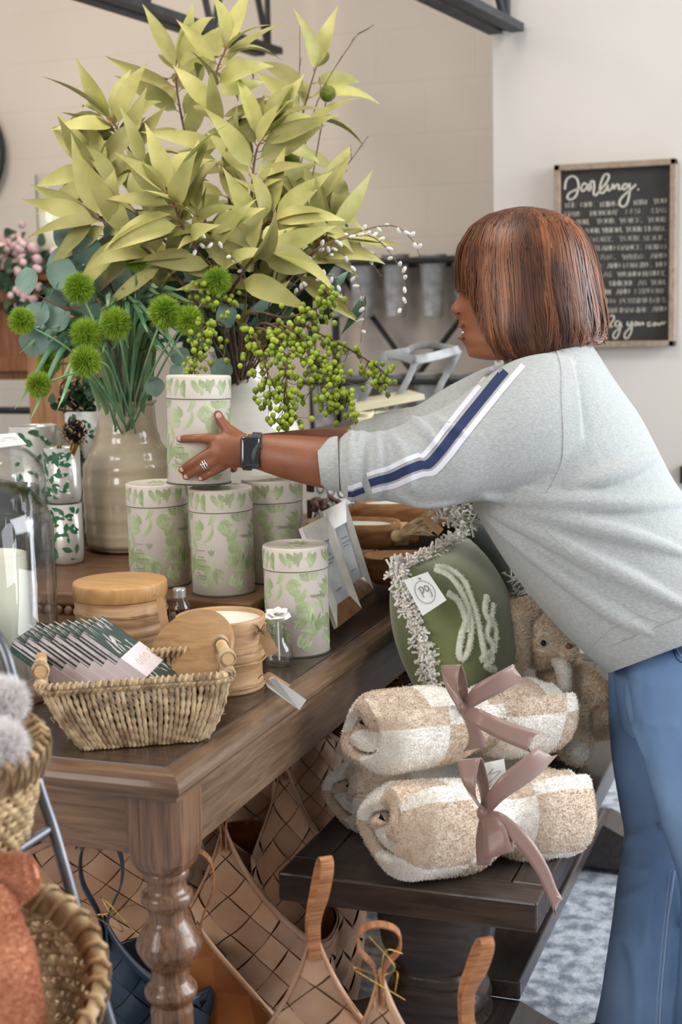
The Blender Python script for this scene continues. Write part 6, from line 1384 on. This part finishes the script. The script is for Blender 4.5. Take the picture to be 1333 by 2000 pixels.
body_loft(m, [(660, 852, 664, 962, 2.375, .050), (650, 853, 655, 960, 2.375, .050), (636, 859, 642, 957, 2.375, .048), (624, 866, 632, 950, 2.376, .046), (620, 868, 628, 946, 2.376, .044), (624, 872, 632, 942, 2.377, .040), (640, 872, 645, 942, 2.377, .038)], n=56, sub=3); m.build('cuff', M['sweat'], per)
m = MB(); body_loft(m, [(700, 826, 702, 896, 2.62, .047), (688, 830, 690, 894, 2.62, .046), (682, 834, 684, 890, 2.62, .044), (690, 838, 692, 888, 2.62, .040)], n=30, sub=3); m.build('cuff', M['sweat'], per)
m = MB(); body_loft(m, [(1492, 1140, 1152, 1280, 2.53, .213), (1530, 1180, 1188, 1310, 2.53, .209), (1532, 1187, 1192, 1314, 2.53, .204), (1528, 1184, 1196, 1310, 2.53, .196)], n=80, sub=3, ex_=.9, tl=True, cap0=False, cap1=False); m.build('hem_band', M['sweat'], per)
def surf_strip(rows, name, mt, off=.0012, n=8, th=None):
    """strip draped on the shirt between two picture-space guide lines"""
    A = crv([V(*a) for a, b in rows], n); B_ = crv([V(*b) for a, b in rows], n); g = []
    for a, b in zip(A, B_):
        r = []
        for t in np.linspace(0, 1, 5):
            q = a*(1-t)+b*t; h = hit(sb, q[0], q[1]); r.append(h-FW*off if h is not None else None)
        if all(x is not None for x in r) and max(np.linalg.norm(r[i]-r[i+1]) for i in range(4)) < .05: g.append(r)
    if len(g) > 1: MB().loft(g, closed=False, cap0=False, cap1=False).build(name, M[mt], per)
# centre line of the stripes (x, y) and unit normals in px: upper white, navy, lower white
cl = [(1008, 700), (975, 738), (945, 775), (915, 812), (885, 850), (862, 880), (838, 906), (822, 908), (795, 918), (765, 932), (741, 938), (722, 944)]
def lane(lo, hi):
    out = []
    for i, p in enumerate(cl):
        a = cl[max(i-1, 0)]; b = cl[min(i+1, len(cl)-1)]; d = unit(V(b[0]-a[0], b[1]-a[1])); nn_ = V(-d[1], d[0]); nn_ = nn_ if nn_[1] < 0 else -nn_
        sc_ = 1. if i < 6 else 1.-.03*(i-6)
        out.append((V(*p)+nn_*hi*sc_, V(*p)+nn_*lo*sc_))
    return out
surf_strip(lane(15, 25), 'white_stripe', 'stripe_w'); surf_strip(lane(-9, 9), 'navy_stripe', 'stripe_n'); surf_strip(lane(-25, -14), 'white_stripe', 'stripe_w')
cl = [(712, 958), (700, 962), (690, 966), (680, 966)]
surf_strip(lane(9, 18), 'white_stripe', 'stripe_w'); surf_strip(lane(-5, 6), 'navy_stripe', 'stripe_n')
def seam(pts, r=.0011, mt='sweat'):
    P = [hit(sb, x, y) for x, y in crv([V(*p) for p in pts], 8)]; P = [p for p in P if p is not None]
    if len(P) > 2: MB().tube(P, r, 5).build('seam', M[mt], per)
seam([(1086, 676), (1097, 720), (1098, 780), (1101, 850), (1098, 900), (1085, 935), (1070, 962)], .0016); seam([(1010, 985), (1100, 1065), (1190, 1150), (1240, 1195), (1290, 1215)], .0010); seam([(1142, 1280), (1180, 1240), (1230, 1210), (1285, 1195), (1345, 1180)], .0009)
m = MB(); body_loft(m, [(1140, 662, 985, 712, 2.54, .088), (1118, 655, 985, 695, 2.54, .075), (1100, 652, 988, 688, 2.54, .068), (1098, 656, 992, 690, 2.54, .062)], n=36, sub=3); m.build('neckband', M['sweat'], per)
m = MB(); body_loft(m, [(1012, 696, 1002, 712, 2.45, .01), (1004, 690, 996, 702, 2.46, .01)], n=8, sub=2)
# --- jeans
m = MB()
body_loft(m, [(1430, 1080, 1190, 1190, 2.55, .14), (1500, 1160, 1215, 1255, 2.55, .16), (1510, 1230, 1205, 1300, 2.55, .165), (1500, 1330, 1205, 1345, 2.55, .16), (1490, 1420, 1215, 1430, 2.55, .14)], n=36, sub=4)
body_loft(m, [(1420, 1270, 1190, 1280, 2.64, .085), (1410, 1380, 1190, 1380, 2.64, .085), (1390, 1480, 1196, 1480, 2.63, .08), (1370, 1580, 1212, 1580, 2.61, .072), (1362, 1640, 1221, 1640, 2.60, .068), (1362, 1720, 1208, 1720, 2.59, .07), (1365, 1800, 1198, 1800, 2.58, .075), (1368, 1880, 1186, 1880, 2.57, .08), (1375, 1960, 1174, 1960, 2.56, .088), (1380, 2020, 1160, 2020, 2.56, .095), (1384, 2046, 1152, 2046, 2.56, .097)], n=36, sub=4)
body_loft(m, [(1505, 1250, 1218, 1262, 2.46, .09), (1505, 1350, 1232, 1350, 2.455, .09), (1500, 1450, 1250, 1450, 2.45, .085), (1490, 1550, 1276, 1550, 2.45, .078), (1484, 1640, 1302, 1640, 2.45, .072), (1490, 1740, 1330, 1740, 2.45, .074), (1505, 1860, 1330, 1860, 2.45, .08), (1520, 1980, 1322, 1980, 2.44, .088), (1530, 2060, 1314, 2060, 2.44, .095), (1535, 2112, 1310, 2112, 2.44, .097)], n=36, sub=4)
bt = BVHTree.FromPolygons([Vector(v) for v in m.v], [f for f in m.f])
for pts, r in (([(1225, 1330), (1238, 1400), (1262, 1480)], .010), ([(1240, 1320), (1290, 1340), (1345, 1330)], .011), ([(1250, 1400), (1300, 1420), (1345, 1400)], .010), ([(1215, 1650), (1250, 1635), (1300, 1610)], .013), ([(1215, 1690), (1260, 1705), (1310, 1680)], .012), ([(1210, 1760), (1260, 1740), (1310, 1690)], .012), ([(1200, 1830), (1240, 1850), (1255, 1960), (1240, 2040)], .018), ([(1322, 1740), (1312, 1850), (1300, 2000)], .014), ([(1275, 1760), (1268, 1860), (1275, 1990)], .015)): fold(pts, r, .5)
jn = m.build('jeans', M['denim'], per); remesh(jn, .006, 5, .6); baked(jn, 'jeans'); sb = bvh_of(jn)
seam([(1318, 1700), (1308, 1780), (1300, 1860), (1293, 1940), (1288, 2040)], .0022, 'denim_lt'); seam([(1311, 1700), (1301, 1780), (1293, 1860), (1286, 1940), (1281, 2040)], .0012, 'denim_lt')
seam([(1318, 1245), (1326, 1275), (1345, 1290)], .0014, 'denim_lt'); seam([(1315, 1250), (1322, 1285), (1345, 1300)], .0012, 'stripe_n')
h = hit(sb, 1327, 1255)
if h is not None: MB().ball(h, (.004, .004, .002), 10, 6, ax=(RT, UP, FW)).build('rivet', M['gold'], per)
for (x, y_) in ((1262, 2062), (1420, 2128)):
    p = PZ(x, y_, 0)
    m = MB(); dr = -unit(V(RT[0], RT[1], 0)); sd = V(-dr[1], dr[0], 0)
    m.loft([[p+dr*(x_)+sd*w_*cos(t)+ZA*(h_*.5+h_*.5*sin(t)) for t in np.linspace(0, 2*pi, 17)[:-1]] for x_, w_, h_ in ((-.07, .02, .05), (-.05, .034, .07), (0, .038, .075), (.07, .042, .065), (.12, .042, .045), (.155, .03, .035), (.17, .012, .02))]); m.build('shoe', M['shoe'], per)
# --- watch, bracelet, rings
m = MB(); body_loft(m, [(512, 845, 492, 919, 2.386, .031), (504, 844, 483, 919, 2.388, .030), (494, 844, 474, 918, 2.389, .028)], n=32, sub=3)
wt = m.build('watch_strap', M['strap'], per)
wc = hit(bb, 490, 884); wc = PD(489, 884, (wc-CAM)@FW-.0075)
wx = unit(RT*1.0+FW*.25); wy = unit(UP*.985+RT*.12); wz = unit(np.cross(wx, wy)); wy = unit(np.cross(wz, wx))
def rrect(c, hx_, hy, r, z, n=6):
    out = []
    for sx, sy, a0 in ((1, 1, 0), (-1, 1, pi/2), (-1, -1, pi), (1, -1, 3*pi/2)):
        for i in range(n+1):
            a = a0+pi/2*i/n; out.append(c+wx*(sx*(hx_-r)+r*cos(a))+wy*(sy*(hy-r)+r*sin(a))+wz*z)
    return out
sgn = 1 if wz@FW < 0 else -1
MB().loft([rrect(wc, .0165*a, .027*a, .006, sgn*z) for a, z in ((.85, -.006), (1, -.004), (1, .002), (.93, .0038))]).build('watch_case', M['watch_case'], wt)
MB().loft([rrect(wc, .0165*a, .027*a, .006, sgn*z) for a, z in ((.93, .0037), (.86, .0052), (.5, .0058))]).build('watch_glass', M['watch'], wt)
MB().tube([wc+wx*.016+wy*.010, wc+wx*.0195+wy*.010], .0035, 12).build('crown_button', M['watch_case'], wt)
m = MB()
for i, t in enumerate(np.linspace(-1.5, 1.5, 26)):
    p = PD(480-9*cos(t)+(3 if t > 0 else 2)+14*(sin(t) < 0)*abs(sin(t))*1.2, 882-33*-sin(t), 2.37-.004*cos(t)); q = hit(bb, 474+10*max(0, -sin(t)), 882+33*sin(t)); q = p if q is None else q-FW*.001; m.ball(q, .0013 if i % 3 else .0022, 6, 5)
m.build('bracelet', M['gold'], per)
for off, r_r in ((0, .0009), (5, .0013), (10, .0009)):
    a = PD(392+off*.9, 901+off*-.5-2, 2.377); m = MB(); fa = unit(PD(416, 901, 2.38)-PD(377, 923, 2.38)); s_ = unit(np.cross(fa, FW)); 
    m.tube([PD(399+off*.8-4, 910-off*.45, 2.3775)+.0095*(cos(t)*s_+sin(t)*FW) for t in np.linspace(0, 2*pi, 25)[:-1]], r_r+.0004, 6, loop=True)
    if off == 5:
        for k in (-2, -1, 0, 1, 2): m.ball(PD(399+off*.8-4, 910-off*.45, 2.3775)+.0102*(cos(pi*1.5+k*.32)*s_+sin(pi*1.5+k*.32)*FW), .0024 if k == 0 else .0016, 8, 6)
    m.build('ring', M['diamond'], per)
# --- hair
HL = [(404, 1010, 1045, .012), (409, 985, 1070, .035), (418, 955, 1100, .058), (440, 922, 1132, .082), (480, 897, 1156, .098), (520, 889, 1167, .104), (560, 888, 1174, .107), (600, 889, 1180, .110), (640, 891, 1186, .110), (670, 900, 1186, .106), (700, 925, 1170, .098), (720, 950, 1150, .09)]
def hair_at(phi, y, k=1., dx=0.):
    ys = [h[0] for h in HL]; f = np.interp(y, ys, [h[1] for h in HL]); b = np.interp(y, ys, [h[2] for h in HL]); w = np.interp(y, ys, [h[3] for h in HL])*k
    c = (f+b)/2; hx_ = (b-f)/2*k; cp_ = cos(phi)
    return PD(c-hx_*cp_+dx, y, 2.535)-FH*w*sin(phi)
def yend(phi):
    a = abs((phi+pi) % (2*pi)-pi)
    if a < .86: return np.interp(a, [0, .4, .6, .75, .86], [552, 566, 590, 640, 698])
    return np.interp(a, [.86, 1.2, 1.6, 2.0, 2.5, 2.9, pi], [699, 706, 699, 684, 668, 660, 658])
m = MB(); rings = []
for j in range(26):
    t = j/25.; rings.append([hair_at(2*pi*i/72, 404+(yend(2*pi*i/72)-412)*t, .955) for i in range(72)])
m.loft(rings, True, True, False); m.loft([[p for p in rings[-1]], [hair_at(2*pi*i/72, yend(2*pi*i/72)-16, .86) for i in range(72)], [hair_at(2*pi*i/72, max(430, yend(2*pi*i/72)-60), .82) for i in range(72)]], True, False, False)
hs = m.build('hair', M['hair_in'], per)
m = MB(); NCL = 230; clump = [(2*pi*i/NCL+rng.normal(0, .02), rng.uniform(-.42, .30), rng.normal(0, .09), rng.uniform(-7, 7)) for i in range(NCL)]
for s in range(7200):
    ci = s % NCL; cph, ct_, sw_, ye = clump[ci]; ph0 = cph+rng.normal(0, .045); a_ = abs((cph+pi) % (2*pi)-pi)
    y1 = yend(ph0)+ye+rng.normal(0, 5); lift = rng.uniform(.965, 1.01)+.030*sin(ci*2.39); y0 = 405+abs(rng.normal(0, 7)) if rng.random() < .8 else rng.uniform(420, 520)
    vs = []; n = 13; wmax = .0011*rng.uniform(.6, 1.3)
    for i in range(n+1):
        t = i/n; y = y0+(y1-y0)*t; 
        ph = ph0+(cph-ph0)*.75*t**2+sw_*sin(pi*t)*.9+.015*sin(9*t+ci)
        k = lift+.012*sin(5*t+ci*1.7)-(.14*max(0, (t-.82)/.18)**2 if a_ > 1.0 else .02*t)
        p = hair_at(ph, y, k); p2 = hair_at(ph+.01, y, k); tn_ = unit(p2-p); w = wmax*(1-.8*t**3)
        vs += [p-tn_*w, p+tn_*w]
    tt = ct_+rng.normal(0, .12)+.25*(a_ > 2.2)  # strands at the back tinted lighter, side light put into the colour
    m.add(vs, [(2*i, 2*i+1, 2*i+3, 2*i+2) for i in range(n)], 0, tt)
for s in range(260):
    ph0 = rng.uniform(0, 2*pi); y0 = rng.uniform(405, 640); L = rng.uniform(30, 80); vs = []
    for i in range(9):
        t = i/8; p = hair_at(ph0+.25*t*rng.choice([-1, 1]) if i == 99 else ph0+.12*t, min(y0+L*t, yend(ph0)), 1.0+.06*t); tn_ = unit(hair_at(ph0+.02, y0, 1)-hair_at(ph0, y0, 1)); vs += [p-tn_*.0003, p+tn_*.0003]
    m.add(vs, [(2*i, 2*i+1, 2*i+3, 2*i+2) for i in range(8)], 0, .3)
# flipped out lock at the nape
for s in range(420):
    a = rng.uniform(0, 1); P0 = PD(1120+40*a, 640+rng.uniform(-8, 18), 2.45+.14*a); P1 = PD(1160+14*rng.random(), 655+rng.uniform(-6, 16), 2.48+.1*a); P2 = PD(1180+rng.uniform(-6, 8), 648+rng.uniform(-12, 18), 2.5+.08*a); P3 = PD(1172+rng.uniform(-10, 12), 668+rng.uniform(-8, 6), 2.5+.08*a)
    P = crv([P0, P1, P2, P3], 3); vs = []
    for p in P: vs += [p-UP*.0008, p+UP*.0008]
    m.add(vs, [(2*i, 2*i+1, 2*i+3, 2*i+2) for i in range(len(P)-1)], 0, rng.uniform(-.4, .3))
m.build('hair_strands', M['hair'], hs)
